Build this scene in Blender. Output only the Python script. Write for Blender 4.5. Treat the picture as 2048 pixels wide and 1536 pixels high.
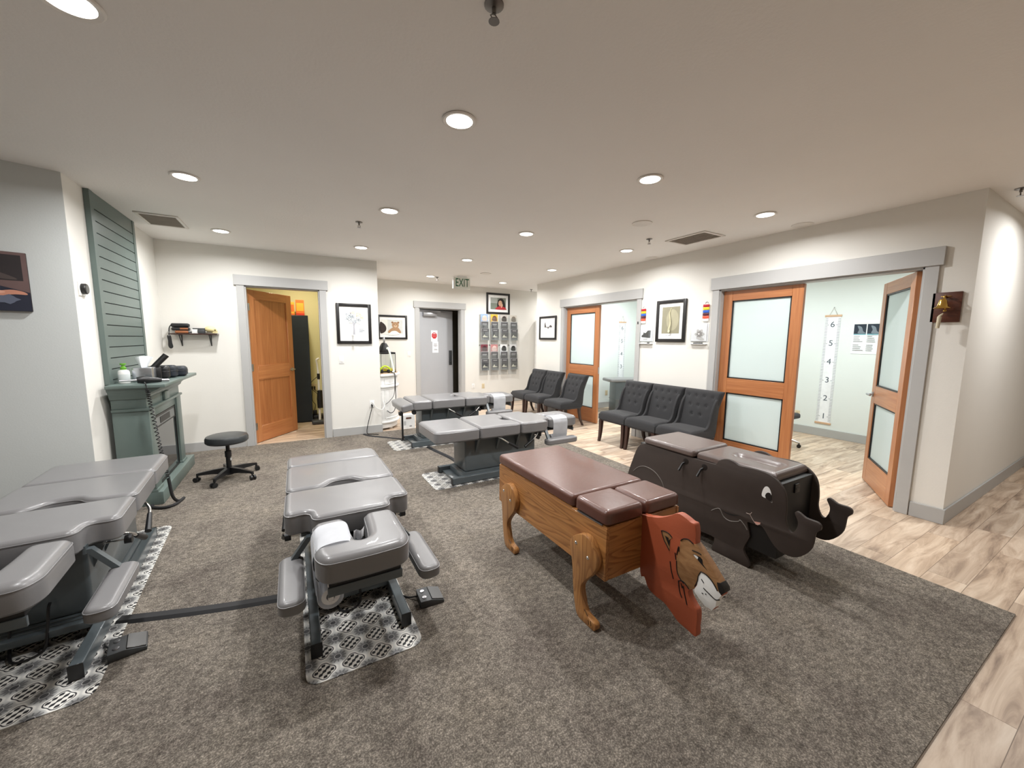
import bpy, bmesh, math, random
from math import sin, cos, pi, radians, atan2, hypot
from mathutils import Vector, Matrix
from mathutils.geometry import tessellate_polygon
random.seed(7)
C = bpy.context.scene
COL = C.collection
for o in list(bpy.data.objects): bpy.data.objects.remove(o)

# ------------------------------------------------------------------ camera
cam = bpy.data.cameras.new('camera'); cam.sensor_width = 36.0; cam.lens = 769.0/2048*36
cam.clip_start = .05; cam.clip_end = 60
camo = bpy.data.objects.new('camera', cam); COL.objects.link(camo)
Rm = ((0.8687702, -0.04997351, 0.49268752), (-0.4951462, -0.10429634, 0.86252682), (0.00828202, -0.99328995, -0.11535375))
camo.matrix_world = Matrix([[Rm[i][0], -Rm[i][1], -Rm[i][2], (0, 0, 1.53)[i]] for i in range(3)] + [[0, 0, 0, 1]])
C.camera = camo
# ------------------------------------------------------------------ world, exposure
W = bpy.data.worlds.new('world'); C.world = W; W.use_nodes = True
W.node_tree.nodes['Background'].inputs[0].default_value = (.6, .65, .7, 1)
W.node_tree.nodes['Background'].inputs[1].default_value = .05
vs = C.view_settings
vs.view_transform = 'Standard'; vs.look = 'None'; vs.gamma = 1; vs.use_curve_mapping = False
vs.exposure = -0.05
C.cycles.use_denoising = True
C.cycles.max_bounces = 8; C.cycles.diffuse_bounces = 5; C.cycles.sample_clamp_indirect = 6
LAMP_W = 26.0        # one ceiling downlight

# ------------------------------------------------------------------ materials
MATS = {}
def lin(c): return tuple(((x/255)/12.92 if x/255 <= .04045 else ((x/255+.055)/1.055)**2.4) for x in c)
def nt(name):
    m = bpy.data.materials.new(name); m.use_nodes = True
    t = m.node_tree; return m, t, t.nodes['Principled BSDF']
def N(t, typ, **k):
    n = t.nodes.new(typ)
    for a, b in k.items():
        if a.startswith('i_'): n.inputs[a[2:]].default_value = b
        elif a[0] == 'n' and a[1:].isdigit(): n.inputs[int(a[1:])].default_value = b
        else: setattr(n, a, b)
    return n
def L(t, a, b): t.links.new(a, b)
def ramp(t, pts, interp='LINEAR'):
    r = N(t, 'ShaderNodeValToRGB'); r.color_ramp.interpolation = interp
    e = r.color_ramp.elements
    while len(e) < len(pts): e.new(.5)
    for k, (p, c) in zip(e, pts): k.position = p; k.color = (*c, 1) if len(c) == 3 else c
    return r
def mat(name, col, rough=.5, metal=0., bump=None, var=None, coat=0., emit=None, spec=.5, sheen=0.):
    if name in MATS: return MATS[name]
    m, t, p = nt(name); c = lin(col)
    p.inputs['Base Color'].default_value = (*c, 1); p.inputs['Roughness'].default_value = rough
    p.inputs['Metallic'].default_value = metal; p.inputs['Coat Weight'].default_value = coat
    p.inputs['Specular IOR Level'].default_value = spec; p.inputs['Sheen Weight'].default_value = sheen
    tc = N(t, 'ShaderNodeTexCoord')
    sc, am = var or (9., .06)
    nz = N(t, 'ShaderNodeTexNoise', i_Scale=sc, i_Detail=4.); L(t, tc.outputs['Object'], nz.inputs['Vector'])
    r = ramp(t, [(.3, tuple(x*(1-am) for x in c)), (.7, tuple(min(1, x*(1+am)) for x in c))])
    L(t, nz.outputs['Fac'], r.inputs['Fac']); L(t, r.outputs['Color'], p.inputs['Base Color'])
    if bump:
        b = N(t, 'ShaderNodeTexNoise', i_Scale=bump[0], i_Detail=3.); L(t, tc.outputs['Object'], b.inputs['Vector'])
        bn = N(t, 'ShaderNodeBump', i_Strength=bump[1], i_Distance=.01); L(t, b.outputs['Fac'], bn.inputs['Height'])
        L(t, bn.outputs['Normal'], p.inputs['Normal'])
    if emit:
        p.inputs['Emission Color'].default_value = (*emit[0], 1); p.inputs['Emission Strength'].default_value = emit[1]
    MATS[name] = m; return m
def wood(name, c1, c2, scale=(30, 30, 2.), rough=.4, coat=.2, dist=1.2):
    m, t, p = nt(name); tc = N(t, 'ShaderNodeTexCoord'); mp = N(t, 'ShaderNodeMapping'); mp.inputs['Scale'].default_value = scale
    L(t, tc.outputs['Object'], mp.inputs['Vector'])
    n1 = N(t, 'ShaderNodeTexNoise', i_Scale=1., i_Detail=5., i_Distortion=dist); L(t, mp.outputs['Vector'], n1.inputs['Vector'])
    r = ramp(t, [(.3, lin(c1)), (.5, lin(tuple((a+b)/2 for a, b in zip(c1, c2)))), (.7, lin(c2))])
    L(t, n1.outputs['Fac'], r.inputs['Fac']); L(t, r.outputs['Color'], p.inputs['Base Color'])
    p.inputs['Roughness'].default_value = rough; p.inputs['Coat Weight'].default_value = coat; p.inputs['Coat Roughness'].default_value = .3
    MATS[name] = m; return m
def pine(name, c1, c2, ax):
    # flat-sawn grain: wavy cathedral bands running along axis ax
    m, t, p = nt(name); tc = N(t, 'ShaderNodeTexCoord'); mp = N(t, 'ShaderNodeMapping')
    s = [9., 9., 9.]; s[ax] = 1.1; mp.inputs['Scale'].default_value = s; L(t, tc.outputs['Object'], mp.inputs['Vector'])
    n1 = N(t, 'ShaderNodeTexNoise', i_Scale=.9, i_Detail=1.5, i_Distortion=.5); L(t, mp.outputs['Vector'], n1.inputs['Vector'])
    mu = N(t, 'ShaderNodeMath', operation='MULTIPLY', n1=14.); L(t, n1.outputs['Fac'], mu.inputs[0])
    fr = N(t, 'ShaderNodeMath', operation='FRACT'); L(t, mu.outputs[0], fr.inputs[0])
    r = ramp(t, [(0., lin(c1)), (.55, lin(tuple((2*a+b)/3 for a, b in zip(c1, c2)))), (.85, lin(c2)), (1., lin(c1))])
    L(t, fr.outputs[0], r.inputs['Fac'])
    s2 = [60., 60., 60.]; s2[ax] = 3.; mp2 = N(t, 'ShaderNodeMapping'); mp2.inputs['Scale'].default_value = s2; L(t, tc.outputs['Object'], mp2.inputs['Vector'])
    n2 = N(t, 'ShaderNodeTexNoise', i_Scale=1., i_Detail=3.); L(t, mp2.outputs['Vector'], n2.inputs['Vector'])
    mx = N(t, 'ShaderNodeMix', data_type='RGBA', blend_type='MULTIPLY'); mx.inputs['Factor'].default_value = .5
    r2 = ramp(t, [(.3, (.6, .6, .6)), (.7, (1., 1., 1.))]); L(t, n2.outputs['Fac'], r2.inputs['Fac'])
    L(t, r.outputs['Color'], mx.inputs['A']); L(t, r2.outputs['Color'], mx.inputs['B']); L(t, mx.outputs['Result'], p.inputs['Base Color'])
    p.inputs['Roughness'].default_value = .4; p.inputs['Coat Weight'].default_value = .15
    MATS[name] = m; return m

def mat_plank():
    m, t, p = nt('plank floor'); tc = N(t, 'ShaderNodeTexCoord')
    br = N(t, 'ShaderNodeTexBrick', i_Scale=1.); br.offset = .37; br.squash = 1
    br.inputs['Brick Width'].default_value = 1.22; br.inputs['Row Height'].default_value = .18
    br.inputs['Mortar Size'].default_value = .0012; br.inputs['Mortar'].default_value = (*lin((120, 100, 82)), 1)
    br.inputs['Color1'].default_value = (0, 0, 0, 1); br.inputs['Color2'].default_value = (1, 1, 1, 1); br.inputs['Mortar Smooth'].default_value = 0
    L(t, tc.outputs['Object'], br.inputs['Vector'])
    # per-plank random offset drives grain and tone
    ad = N(t, 'ShaderNodeVectorMath', operation='SCALE'); ad.inputs['Scale'].default_value = 17.; L(t, br.outputs['Color'], ad.inputs[0])
    sm = N(t, 'ShaderNodeVectorMath', operation='ADD'); L(t, tc.outputs['Object'], sm.inputs[0]); L(t, ad.outputs[0], sm.inputs[1])
    mp = N(t, 'ShaderNodeMapping'); mp.inputs['Scale'].default_value = (1.3, 9., 1.); L(t, sm.outputs[0], mp.inputs['Vector'])
    n1 = N(t, 'ShaderNodeTexNoise', i_Scale=1.1, i_Detail=7., i_Roughness=.62, i_Distortion=1.2); L(t, mp.outputs[0], n1.inputs['Vector'])
    r = ramp(t, [(.28, lin((128, 108, 92))), (.44, lin((184, 162, 140))), (.56, lin((208, 188, 166))), (.72, lin((226, 210, 190)))])
    L(t, n1.outputs['Fac'], r.inputs['Fac'])
    tone = ramp(t, [(0., (.80, .80, .82)), (1., (1.06, 1.03, 1.))]); L(t, br.outputs['Color'], tone.inputs['Fac'])
    mx = N(t, 'ShaderNodeMix', data_type='RGBA', blend_type='MULTIPLY'); mx.inputs['Factor'].default_value = 1.
    L(t, r.outputs['Color'], mx.inputs['A']); L(t, tone.outputs['Color'], mx.inputs['B'])
    mo = N(t, 'ShaderNodeMix', data_type='RGBA'); mo.inputs['B'].default_value = (*lin((110, 92, 76)), 1)
    L(t, br.outputs['Fac'], mo.inputs['Factor']); L(t, mx.outputs['Result'], mo.inputs['A']); L(t, mo.outputs['Result'], p.inputs['Base Color'])
    p.inputs['Roughness'].default_value = .42
    MATS['plank'] = m; return m
def mat_carpet():
    m, t, p = nt('carpet'); tc = N(t, 'ShaderNodeTexCoord')
    n1 = N(t, 'ShaderNodeTexNoise', i_Scale=150., i_Detail=4., i_Roughness=.75); L(t, tc.outputs['Object'], n1.inputs['Vector'])
    n2 = N(t, 'ShaderNodeTexNoise', i_Scale=2.4, i_Detail=8., i_Roughness=.62); L(t, tc.outputs['Object'], n2.inputs['Vector'])
    n3 = N(t, 'ShaderNodeTexNoise', i_Scale=48., i_Detail=5.); mp = N(t, 'ShaderNodeMapping'); mp.inputs['Scale'].default_value = (.75, 1., 1.)
    L(t, tc.outputs['Object'], mp.inputs['Vector']); L(t, mp.outputs[0], n3.inputs['Vector'])
    r1 = ramp(t, [(.30, lin((76, 71, 66))), (.50, lin((113, 106, 98))), (.74, lin((180, 171, 158)))]); L(t, n1.outputs['Fac'], r1.inputs['Fac'])
    r2 = ramp(t, [(.30, (.70, .68, .69)), (.5, (.96, .96, .96)), (.7, (1.12, 1.11, 1.08))]); L(t, n2.outputs['Fac'], r2.inputs['Fac'])
    r3 = ramp(t, [(.35, (.70, .70, .70)), (.65, (1.22, 1.22, 1.22))]); L(t, n3.outputs['Fac'], r3.inputs['Fac'])
    mx = N(t, 'ShaderNodeMix', data_type='RGBA', blend_type='MULTIPLY'); mx.inputs['Factor'].default_value = 1.
    L(t, r1.outputs['Color'], mx.inputs['A']); L(t, r2.outputs['Color'], mx.inputs['B'])
    m2 = N(t, 'ShaderNodeMix', data_type='RGBA', blend_type='MULTIPLY'); m2.inputs['Factor'].default_value = 1.
    L(t, mx.outputs['Result'], m2.inputs['A']); L(t, r3.outputs['Color'], m2.inputs['B']); L(t, m2.outputs['Result'], p.inputs['Base Color'])
    bn = N(t, 'ShaderNodeBump', i_Strength=.5, i_Distance=.004); L(t, n1.outputs['Fac'], bn.inputs['Height']); L(t, bn.outputs['Normal'], p.inputs['Normal'])
    p.inputs['Roughness'].default_value = .95; p.inputs['Specular IOR Level'].default_value = .1
    MATS['carpet'] = m; return m
def mat_tilemat():
    # ogee lattice: grey rosettes alternating with black-and-white lace
    m, t, p = nt('patterned mat'); tc = N(t, 'ShaderNodeTexCoord'); sp = N(t, 'ShaderNodeSeparateXYZ'); L(t, tc.outputs['Object'], sp.inputs[0])
    def M(op, a, b=None):
        n = N(t, 'ShaderNodeMath', operation=op)
        for i, v in enumerate((a, b)):
            if v is None: continue
            if isinstance(v, (int, float)): n.inputs[i].default_value = v
            else: L(t, v, n.inputs[i])
        return n.outputs[0]
    k = 2*pi/.125
    X = M('MULTIPLY', sp.outputs[0], k); Y = M('MULTIPLY', sp.outputs[1], k)
    cX, cY = M('COSINE', X), M('COSINE', Y)
    f = M('ADD', cX, cY)
    wob = M('MULTIPLY', M('MULTIPLY', M('COSINE', M('MULTIPLY', X, 2.)), M('COSINE', M('MULTIPLY', Y, 2.))), .22)
    f2 = M('ADD', f, wob)
    base = ramp(t, [(0., lin((225, 222, 215))), (.385, lin((232, 230, 224))), (.40, lin((40, 40, 44))), (.46, lin((70, 70, 74))), (.475, lin((228, 226, 220))), (.535, lin((222, 220, 214))), (.56, lin((196, 196, 193))), (.78, lin((122, 122, 122))), (.93, lin((92, 92, 94))), (.945, lin((215, 213, 208))), (.965, lin((60, 60, 62)))])
    L(t, M('ADD', M('MULTIPLY', f2, .25), .5), base.inputs['Fac'])
    # petals: radial streaks inside the rosettes
    dx = M('SUBTRACT', M('FRACT', M('ADD', M('MULTIPLY', sp.outputs[0], 8.), .5)), .5); dy = M('SUBTRACT', M('FRACT', M('ADD', M('MULTIPLY', sp.outputs[1], 8.), .5)), .5)
    an = M('ARCTAN2', dy, dx); pet = M('GREATER_THAN', M('COSINE', M('MULTIPLY', an, 12.)), .55)
    inr = M('MULTIPLY', M('GREATER_THAN', f2, .55), M('LESS_THAN', f2, 1.35))
    pm = M('MULTIPLY', M('MULTIPLY', pet, inr), .6)
    # lace: small black ornaments in the other cells
    lace = M('ADD', M('MULTIPLY', M('COSINE', M('MULTIPLY', X, 4.)), M('COSINE', M('MULTIPLY', Y, 4.))), M('MULTIPLY', M('COSINE', M('MULTIPLY', M('ADD', X, Y), 3.)), .5))
    lm = M('MULTIPLY', M('GREATER_THAN', lace, .12), M('LESS_THAN', f2, -.62))
    mask = M('MAXIMUM', pm, lm)
    mx = N(t, 'ShaderNodeMix', data_type='RGBA'); mx.inputs['B'].default_value = (*lin((32, 32, 36)), 1)
    L(t, mask, mx.inputs['Factor']); L(t, base.outputs['Color'], mx.inputs['A']); L(t, mx.outputs['Result'], p.inputs['Base Color'])
    p.inputs['Roughness'].default_value = .55
    MATS['tilemat'] = m; return m
def mat_frost():
    m, t, p = nt('frosted glass'); out = t.nodes['Material Output']
    c = (*lin((232, 240, 240)), 1)
    d = N(t, 'ShaderNodeBsdfDiffuse'); d.inputs[0].default_value = c
    tr = N(t, 'ShaderNodeBsdfTranslucent'); tr.inputs[0].default_value = c
    g = N(t, 'ShaderNodeBsdfGlossy'); g.inputs['Roughness'].default_value = .25
    nz = N(t, 'ShaderNodeTexNoise', i_Scale=300.); bn = N(t, 'ShaderNodeBump', i_Strength=.05); L(t, nz.outputs['Fac'], bn.inputs['Height']); L(t, bn.outputs['Normal'], g.inputs['Normal'])
    m1 = N(t, 'ShaderNodeMixShader', n0=.55); L(t, d.outputs[0], m1.inputs[1]); L(t, tr.outputs[0], m1.inputs[2])
    m2 = N(t, 'ShaderNodeMixShader', n0=.05); L(t, m1.outputs[0], m2.inputs[1]); L(t, g.outputs[0], m2.inputs[2]); L(t, m2.outputs[0], out.inputs['Surface'])
    MATS['frost'] = m; return m
def mat_clear(name='clear acrylic', col=(235, 240, 240), a=.07):
    m, t, p = nt(name); out = t.nodes['Material Output']
    tr = N(t, 'ShaderNodeBsdfTransparent'); tr.inputs[0].default_value = (.97, .98, .98, 1)
    g = N(t, 'ShaderNodeBsdfGlossy'); g.inputs['Roughness'].default_value = .08; g.inputs[0].default_value = (*lin(col), 1)
    nz = N(t, 'ShaderNodeTexNoise', i_Scale=40.); mr = N(t, 'ShaderNodeMath', operation='MULTIPLY', n1=.1); L(t, nz.outputs['Fac'], mr.inputs[0]); L(t, mr.outputs[0], g.inputs['Roughness'])
    ms = N(t, 'ShaderNodeMixShader', n0=a); L(t, tr.outputs[0], ms.inputs[1]); L(t, g.outputs[0], ms.inputs[2]); L(t, ms.outputs[0], out.inputs['Surface'])
    MATS[name] = m; return m

WALL = mat('wall paint', (228, 226, 220), .75, bump=(120, .05), var=(1.5, .015))
WALLG = mat('wall paint pale grey', (200, 204, 203), .75, bump=(120, .05), var=(1.5, .015))
MINT = mat('mint wall paint', (226, 232, 230), .75, bump=(120, .05), var=(1.5, .015))
CREAM = mat('cream wall paint', (226, 220, 176), .75, bump=(120, .05), var=(1.5, .015))
CEIL = mat('ceiling paint', (240, 238, 235), .85, bump=(60, .12), var=(1., .02))
TRIM = mat('trim paint', (174, 174, 173), .45, var=(3, .02))
CASE = mat('casing paint', (180, 180, 179), .45, var=(3, .02))
PLANK = mat_plank(); CARPET = mat_carpet(); TILE = mat_tilemat(); FROST = mat_frost(); CLEAR = mat_clear(); TANKG = mat_clear('tank glass', (230, 240, 235), .12)
FIR = wood('fir door', (166, 102, 60), (188, 126, 78), (38, 38, 1.6), .35, .3)
FIRP = wood('fir door panel', (156, 94, 54), (178, 116, 70), (24, 24, 1.2), .35, .3)
FIRX = wood('fir rail', (166, 102, 60), (188, 126, 78), (1.6, 38, 38), .35, .3)
OAKY = pine('pine plank', (186, 130, 74), (146, 94, 48), 1)
OAKX = pine('pine board', (182, 126, 70), (140, 88, 44), 0)
OAKZ = pine('pine leg', (182, 130, 76), (148, 98, 54), 2)
LEATH = mat('grey upholstery', (122, 121, 122), .32, bump=(420, .06), var=(5, .03), coat=.15)
BRLEATH = mat('brown upholstery', (92, 58, 48), .33, bump=(26, .12), var=(5, .06), coat=.15)
TAUPE = mat('taupe upholstery', (98, 86, 82), .32, bump=(420, .05), var=(5, .03), coat=.15)
FRAME = mat('table enamel', (84, 92, 96), .28, var=(3, .04), coat=.2)
BLACK = mat('black plastic', (22, 22, 24), .42)
RUBBER = mat('black rubber', (30, 30, 32), .7)
DGREY = mat('dark grey plastic', (62, 64, 66), .5)
CHROME = mat('chrome', (225, 225, 225), .14, 1.)
STEEL = mat('brushed steel', (175, 175, 178), .32, 1.)
BRASS = mat('brass', (196, 160, 84), .22, 1.)
WHITE = mat('white plastic', (236, 236, 234), .4)
IVORY = mat('ivory plastic', (216, 200, 168), .45)
PAPER = mat('white paper', (240, 242, 246), .85, bump=(60, .05))
FABRIC = mat('charcoal fabric', (41, 41, 43), .92, bump=(700, .25), var=(160, .12), sheen=.08)
BUTTON = mat('charcoal button', (34, 34, 36), .9)
DWOOD = wood('espresso wood', (44, 26, 22), (60, 36, 28), (40, 40, 2), .4, .2)
SAGE = mat('sage paint', (98, 112, 108), .38, var=(3, .03))
SAGED = mat('groove shadow gap', (30, 34, 34), .9)
BLKF = mat('black frame', (26, 24, 25), .4)
MATB = mat('mat board', (240, 241, 240), .8)
ELE = mat('elephant paint', (60, 52, 48), .58, var=(14, .05), spec=.3)
ELEB = mat('elephant body black', (24, 23, 23), .5)
ELEL = mat('elephant groove', (104, 99, 94), .5)
RUST = mat('mane paint', (166, 82, 52), .5, bump=(240, .08), var=(10, .04))
TAN = wood('face stain', (138, 98, 62), (164, 124, 84), (14, 14, 40), .5, 0.)
PWHITE = mat('painted white', (236, 236, 234), .5)
PBLACK = mat('painted black', (20, 16, 15), .5)
GLOW = mat('lamp lens', (255, 250, 240), .5, emit=((1., .96, .9), 9.))
TRIMW = mat('fixture white', (226, 222, 216), .5)
GRILLE = mat('grille taupe', (206, 199, 190), .6)
GRILLD = mat('grille gap', (170, 162, 152), .8)
GREEN = mat('exit green', (20, 92, 58), .5)
NAVY = mat('dark navy', (26, 34, 44), .55)

# ------------------------------------------------------------------ mesh helpers
def Bm(): return bmesh.new()
def merge(bm, t, M=None, mi=None):
    me = bpy.data.meshes.new('tmp')
    if mi is not None:
        for f in t.faces: f.material_index = mi
    t.to_mesh(me); t.free()
    if M is not None: me.transform(M)
    bm.from_mesh(me); bpy.data.meshes.remove(me); return bm
def box(bm, lo, hi, bev=0., seg=2, M=None, mi=None):
    t = bmesh.new(); bmesh.ops.create_cube(t, size=1.)
    for v in t.verts: v.co = Vector([lo[i] + (hi[i]-lo[i])*(v.co[i]+.5) for i in range(3)])
    if bev: bmesh.ops.bevel(t, geom=t.edges[:], offset=bev, segments=seg, affect='EDGES', profile=.5)
    return merge(bm, t, M, mi)
def frame_of(d):
    d = Vector(d).normalized(); a = Vector((0, 0, 1)) if abs(d.z) < .9 else Vector((1, 0, 0))
    x = a.cross(d).normalized(); return x, d.cross(x)
def tube(bm, pts, r, n=8, caps=True, mi=None):
    P = [Vector(p) for p in pts]; t = bmesh.new(); rings = []
    rr = r if isinstance(r, (list, tuple)) else [r]*len(P)
    x = None
    for i, p in enumerate(P):
        d = (P[min(i+1, len(P)-1)] - P[max(i-1, 0)]).normalized()
        if x is None: x, y = frame_of(d)
        else:
            x = (x - d*x.dot(d)); x = x.normalized() if x.length > 1e-6 else frame_of(d)[0]; y = d.cross(x)
        rings.append([t.verts.new(p + (x*cos(2*pi*k/n) + y*sin(2*pi*k/n))*rr[i]) for k in range(n)])
    for a, b in zip(rings, rings[1:]):
        for k in range(n): t.faces.new((a[k], a[(k+1) % n], b[(k+1) % n], b[k]))
    if caps: t.faces.new(rings[0][::-1]); t.faces.new(rings[-1])
    return merge(bm, t, None, mi)
def cyl(bm, p0, p1, r0, r1=None, n=18, mi=None): return tube(bm, [p0, p1], [r0, r0 if r1 is None else r1], n, True, mi)
def spline(pts, k=6):
    P = [Vector(p) for p in pts]; P = [P[0]*2-P[1]] + P + [P[-1]*2-P[-2]]; out = []
    for i in range(1, len(P)-2):
        for j in range(k):
            s = j/k; a, b, c, d = P[i-1], P[i], P[i+1], P[i+2]
            out.append(.5*((2*b) + (c-a)*s + (2*a-5*b+4*c-d)*s*s + (3*b-a-3*c+d)*s**3))
    out.append(P[-2]); return out
def lathe(bm, prof, n=28, M=None, mi=None):
    t = bmesh.new(); rings = []
    for r, z in prof:
        rings.append([t.verts.new((r*cos(2*pi*k/n), r*sin(2*pi*k/n), z)) for k in range(n)] if r > 1e-5 else [t.verts.new((0, 0, z))])
    for a, b in zip(rings, rings[1:]):
        for k in range(n):
            k2 = (k+1) % n
            if len(a) == 1 and len(b) == 1: continue
            if len(a) == 1: t.faces.new((a[0], b[k2], b[k]))
            elif len(b) == 1: t.faces.new((a[k], a[k2], b[0]))
            else: t.faces.new((a[k], a[k2], b[k2], b[k]))
    for ring in (rings[0], rings[-1]):
        if len(ring) > 2: t.faces.new(ring)
    return merge(bm, t, M, mi)
def prism(bm, pts, c0, c1, f, bev=0., mi=None, seg=2):
    """polygon pts (a,b) extruded between c0 and c1; f maps (a,b,c) to xyz; bev rounds both rims"""
    t = bmesh.new(); n = len(pts); sg = 1 if c1 > c0 else -1
    prof = [(0, c0), (0, c1)] if not bev else [(bev, c0), (bev*.3, c0+sg*bev*.3), (0, c0+sg*bev), (0, c1-sg*bev), (bev*.3, c1-sg*bev*.3), (bev, c1)]
    P2 = [inset(pts, d) if d else pts for d, c in prof]
    rings = [[t.verts.new(f(a, b, c)) for a, b in p] for p, (d, c) in zip(P2, prof)]
    for A, B in zip(rings, rings[1:]):
        for i in range(n): t.faces.new((A[i], A[(i+1) % n], B[(i+1) % n], B[i]))
    for p, ring in ((P2[0], rings[0]), (P2[-1], rings[-1])):
        for tri in tessellate_polygon([[Vector((a, b, 0)) for a, b in p]]):
            if len(set(tri)) == 3: t.faces.new([ring[k] for k in tri]).smooth = True      # flag: shade flat (read in obj)
    return merge(bm, t, None, mi)
def rpoly(pts, r, n=5):
    """round the corners of a polygon; r one radius or one per corner"""
    out = []; m = len(pts); rs = r if isinstance(r, (list, tuple)) else [r]*m
    for i in range(m):
        p, a, b = Vector(pts[i]), Vector(pts[i-1]), Vector(pts[(i+1) % m])
        u, v = (a-p), (b-p); k = min(rs[i], u.length*.48, v.length*.48)
        if k < 1e-4: out.append(tuple(p)); continue
        s, e = p+u.normalized()*k, p+v.normalized()*k
        for j in range(n+1):
            q = j/n; out.append(tuple((1-q)**2*s + 2*q*(1-q)*p + q*q*e))
    return out
def smooth2(pts, k=4, closed=True):
    P = [Vector(p) for p in pts]; m = len(P); out = []
    for i in range(m if closed else m-1):
        a, b, c, d = (P[i-1], P[i], P[(i+1) % m], P[(i+2) % m]) if closed else (P[max(i-1, 0)], P[i], P[i+1], P[min(i+2, m-1)])
        for j in range(k):
            s = j/k; out.append(tuple(.5*((2*b) + (c-a)*s + (2*a-5*b+4*c-d)*s*s + (3*b-a-3*c+d)*s**3)))
    if not closed: out.append(tuple(P[-1]))
    return out
def inset(pts, d):
    n = len(pts); out = []
    ar = sum(pts[i-1][0]*pts[i][1]-pts[i][0]*pts[i-1][1] for i in range(n)); sg = 1 if ar > 0 else -1
    for i in range(n):
        p, a, b = Vector(pts[i]), Vector(pts[i-1]), Vector(pts[(i+1) % n])
        e1, e2 = (p-a), (b-p)
        if e1.length < 1e-7: e1 = e2
        if e2.length < 1e-7: e2 = e1
        n1 = Vector((-e1.y, e1.x)).normalized(); n2 = Vector((-e2.y, e2.x)).normalized(); m = (n1+n2)
        m = m.normalized() if m.length > 1e-6 else n1
        out.append(tuple(p + m*sg*d/max(.45, m.dot(n1))))
    return out
def pad(bm, pts, z0, z1, r=.03, crown=.006, M=None, rb=.012, mi=None, seam=0.):
    """upholstered cushion: outline pts, rounded top edge radius r, slight crown"""
    t = bmesh.new(); prof = [(rb, z0), (0, z0+rb)]
    for k in range(6):
        a = pi/2*k/5; prof.append((r*(1-cos(a)), z1-r+r*sin(a)))
    prof.append((r+.004, z1+.0002))
    rings = []
    for d, z in prof:
        rings.append([t.verts.new((x, y, z)) for x, y in inset(pts, d)])
    n = len(pts)
    for a, b in zip(rings, rings[1:]):
        for k in range(n): t.faces.new((a[k], a[(k+1) % n], b[(k+1) % n], b[k]))
    for ring in (rings[0], rings[-1]):
        for tri in tessellate_polygon([[v.co for v in ring]]):
            if len(set(tri)) == 3: t.faces.new([ring[k] for k in tri]).smooth = True
    if seam:
        q = [(x, y, z1-r*.62) for x, y in inset(pts, r*.05)]; tube(t, q + [q[0]], seam, 5)
    return merge(bm, t, M, mi)
def text(bm, s, size, M, ext=.001, mi=None):
    cu = bpy.data.curves.new('t', 'FONT'); cu.body = s; cu.size = size; cu.extrude = ext; cu.align_x = 'CENTER'; cu.align_y = 'CENTER'
    ob = bpy.data.objects.new('t', cu); COL.objects.link(ob); dg = bpy.context.evaluated_depsgraph_get()
    me = bpy.data.meshes.new_from_object(ob.evaluated_get(dg)); bpy.data.objects.remove(ob); bpy.data.curves.remove(cu)
    t = bmesh.new(); t.from_mesh(me); bpy.data.meshes.remove(me); return merge(bm, t, M, mi)
def obj(name, bm, m, parent=None, smooth=38, weld=False):
    me = bpy.data.meshes.new(name)
    bmesh.ops.recalc_face_normals(bm, faces=bm.faces)
    bm.to_mesh(me); bm.free()
    for q in (m if isinstance(m, (list, tuple)) else [m]): me.materials.append(q)
    if smooth:
        fl = [False]*len(me.polygons); me.polygons.foreach_get('use_smooth', fl)
        me.polygons.foreach_set('use_smooth', [not q for q in fl]); me.set_sharp_from_angle(angle=radians(smooth))
    else: me.polygons.foreach_set('use_smooth', [False]*len(me.polygons))
    o = bpy.data.objects.new(name, me); COL.objects.link(o); o.parent = parent; return o
def thing(name, label, cat, loc=(0, 0, 0), rz=0., group=None):
    o = bpy.data.objects.new(name, None); COL.objects.link(o); o.empty_display_size = .1
    o.location = loc; o.rotation_euler = (0, 0, rz); o['label'] = label; o['category'] = cat
    if group: o['group'] = group
    return o
def tag(o, label, cat, group=None, loc=None, rz=None):
    o['label'] = label; o['category'] = cat
    if group: o['group'] = group
    if loc: o.location = loc
    if rz is not None: o.rotation_euler = (0, 0, rz)
    return o
def struct(name, bm, m, parent=None, smooth=38):
    o = obj(name, bm, m, parent, smooth)
    if parent is None: o['kind'] = 'structure'
    return o
def dup(root, loc, rz, label, group=None):
    r = root.copy(); COL.objects.link(r); r.location = loc; r.rotation_euler = (0, 0, rz); r['label'] = label
    if group: r['group'] = group
    for ch in list(root.children):
        c = ch.copy(); COL.objects.link(c); c.parent = r
        for g in list(ch.children):
            d = g.copy(); COL.objects.link(d); d.parent = c
    return r
def bx(lo, hi, bev=0., seg=2): return box(Bm(), lo, hi, bev, seg)
XY = lambda a, b, c: (a, b, c)
XZ = lambda a, b, c: (a, c, b)       # polygon in the x-z plane, extruded along y
YZ = lambda a, b, c: (c, a, b)       # polygon in the y-z plane, extruded along x
def art(name, shapes, parent, d0=-.004, step=.0006):
    """flat picture in the local x-z plane seen from -y: list of (material, polygon)"""
    bm = Bm(); ms = []
    for i, (m, pts) in enumerate(shapes):
        if m not in ms: ms.append(m)
        t = bmesh.new(); vv = [t.verts.new((a, d0-step*i, b)) for a, b in pts]
        for tri in tessellate_polygon([[Vector((a, b, 0)) for a, b in pts]]):
            if len(set(tri)) == 3: t.faces.new([vv[k] for k in tri])
        merge(bm, t, None, ms.index(m))
    me = bpy.data.meshes.new(name); bm.to_mesh(me); bm.free()
    for m in ms: me.materials.append(m)
    o = bpy.data.objects.new(name, me); COL.objects.link(o); o.parent = parent; return o
def R4(x0, z0, x1, z1): return [(x0, z0), (x1, z0), (x1, z1), (x0, z1)]
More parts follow.
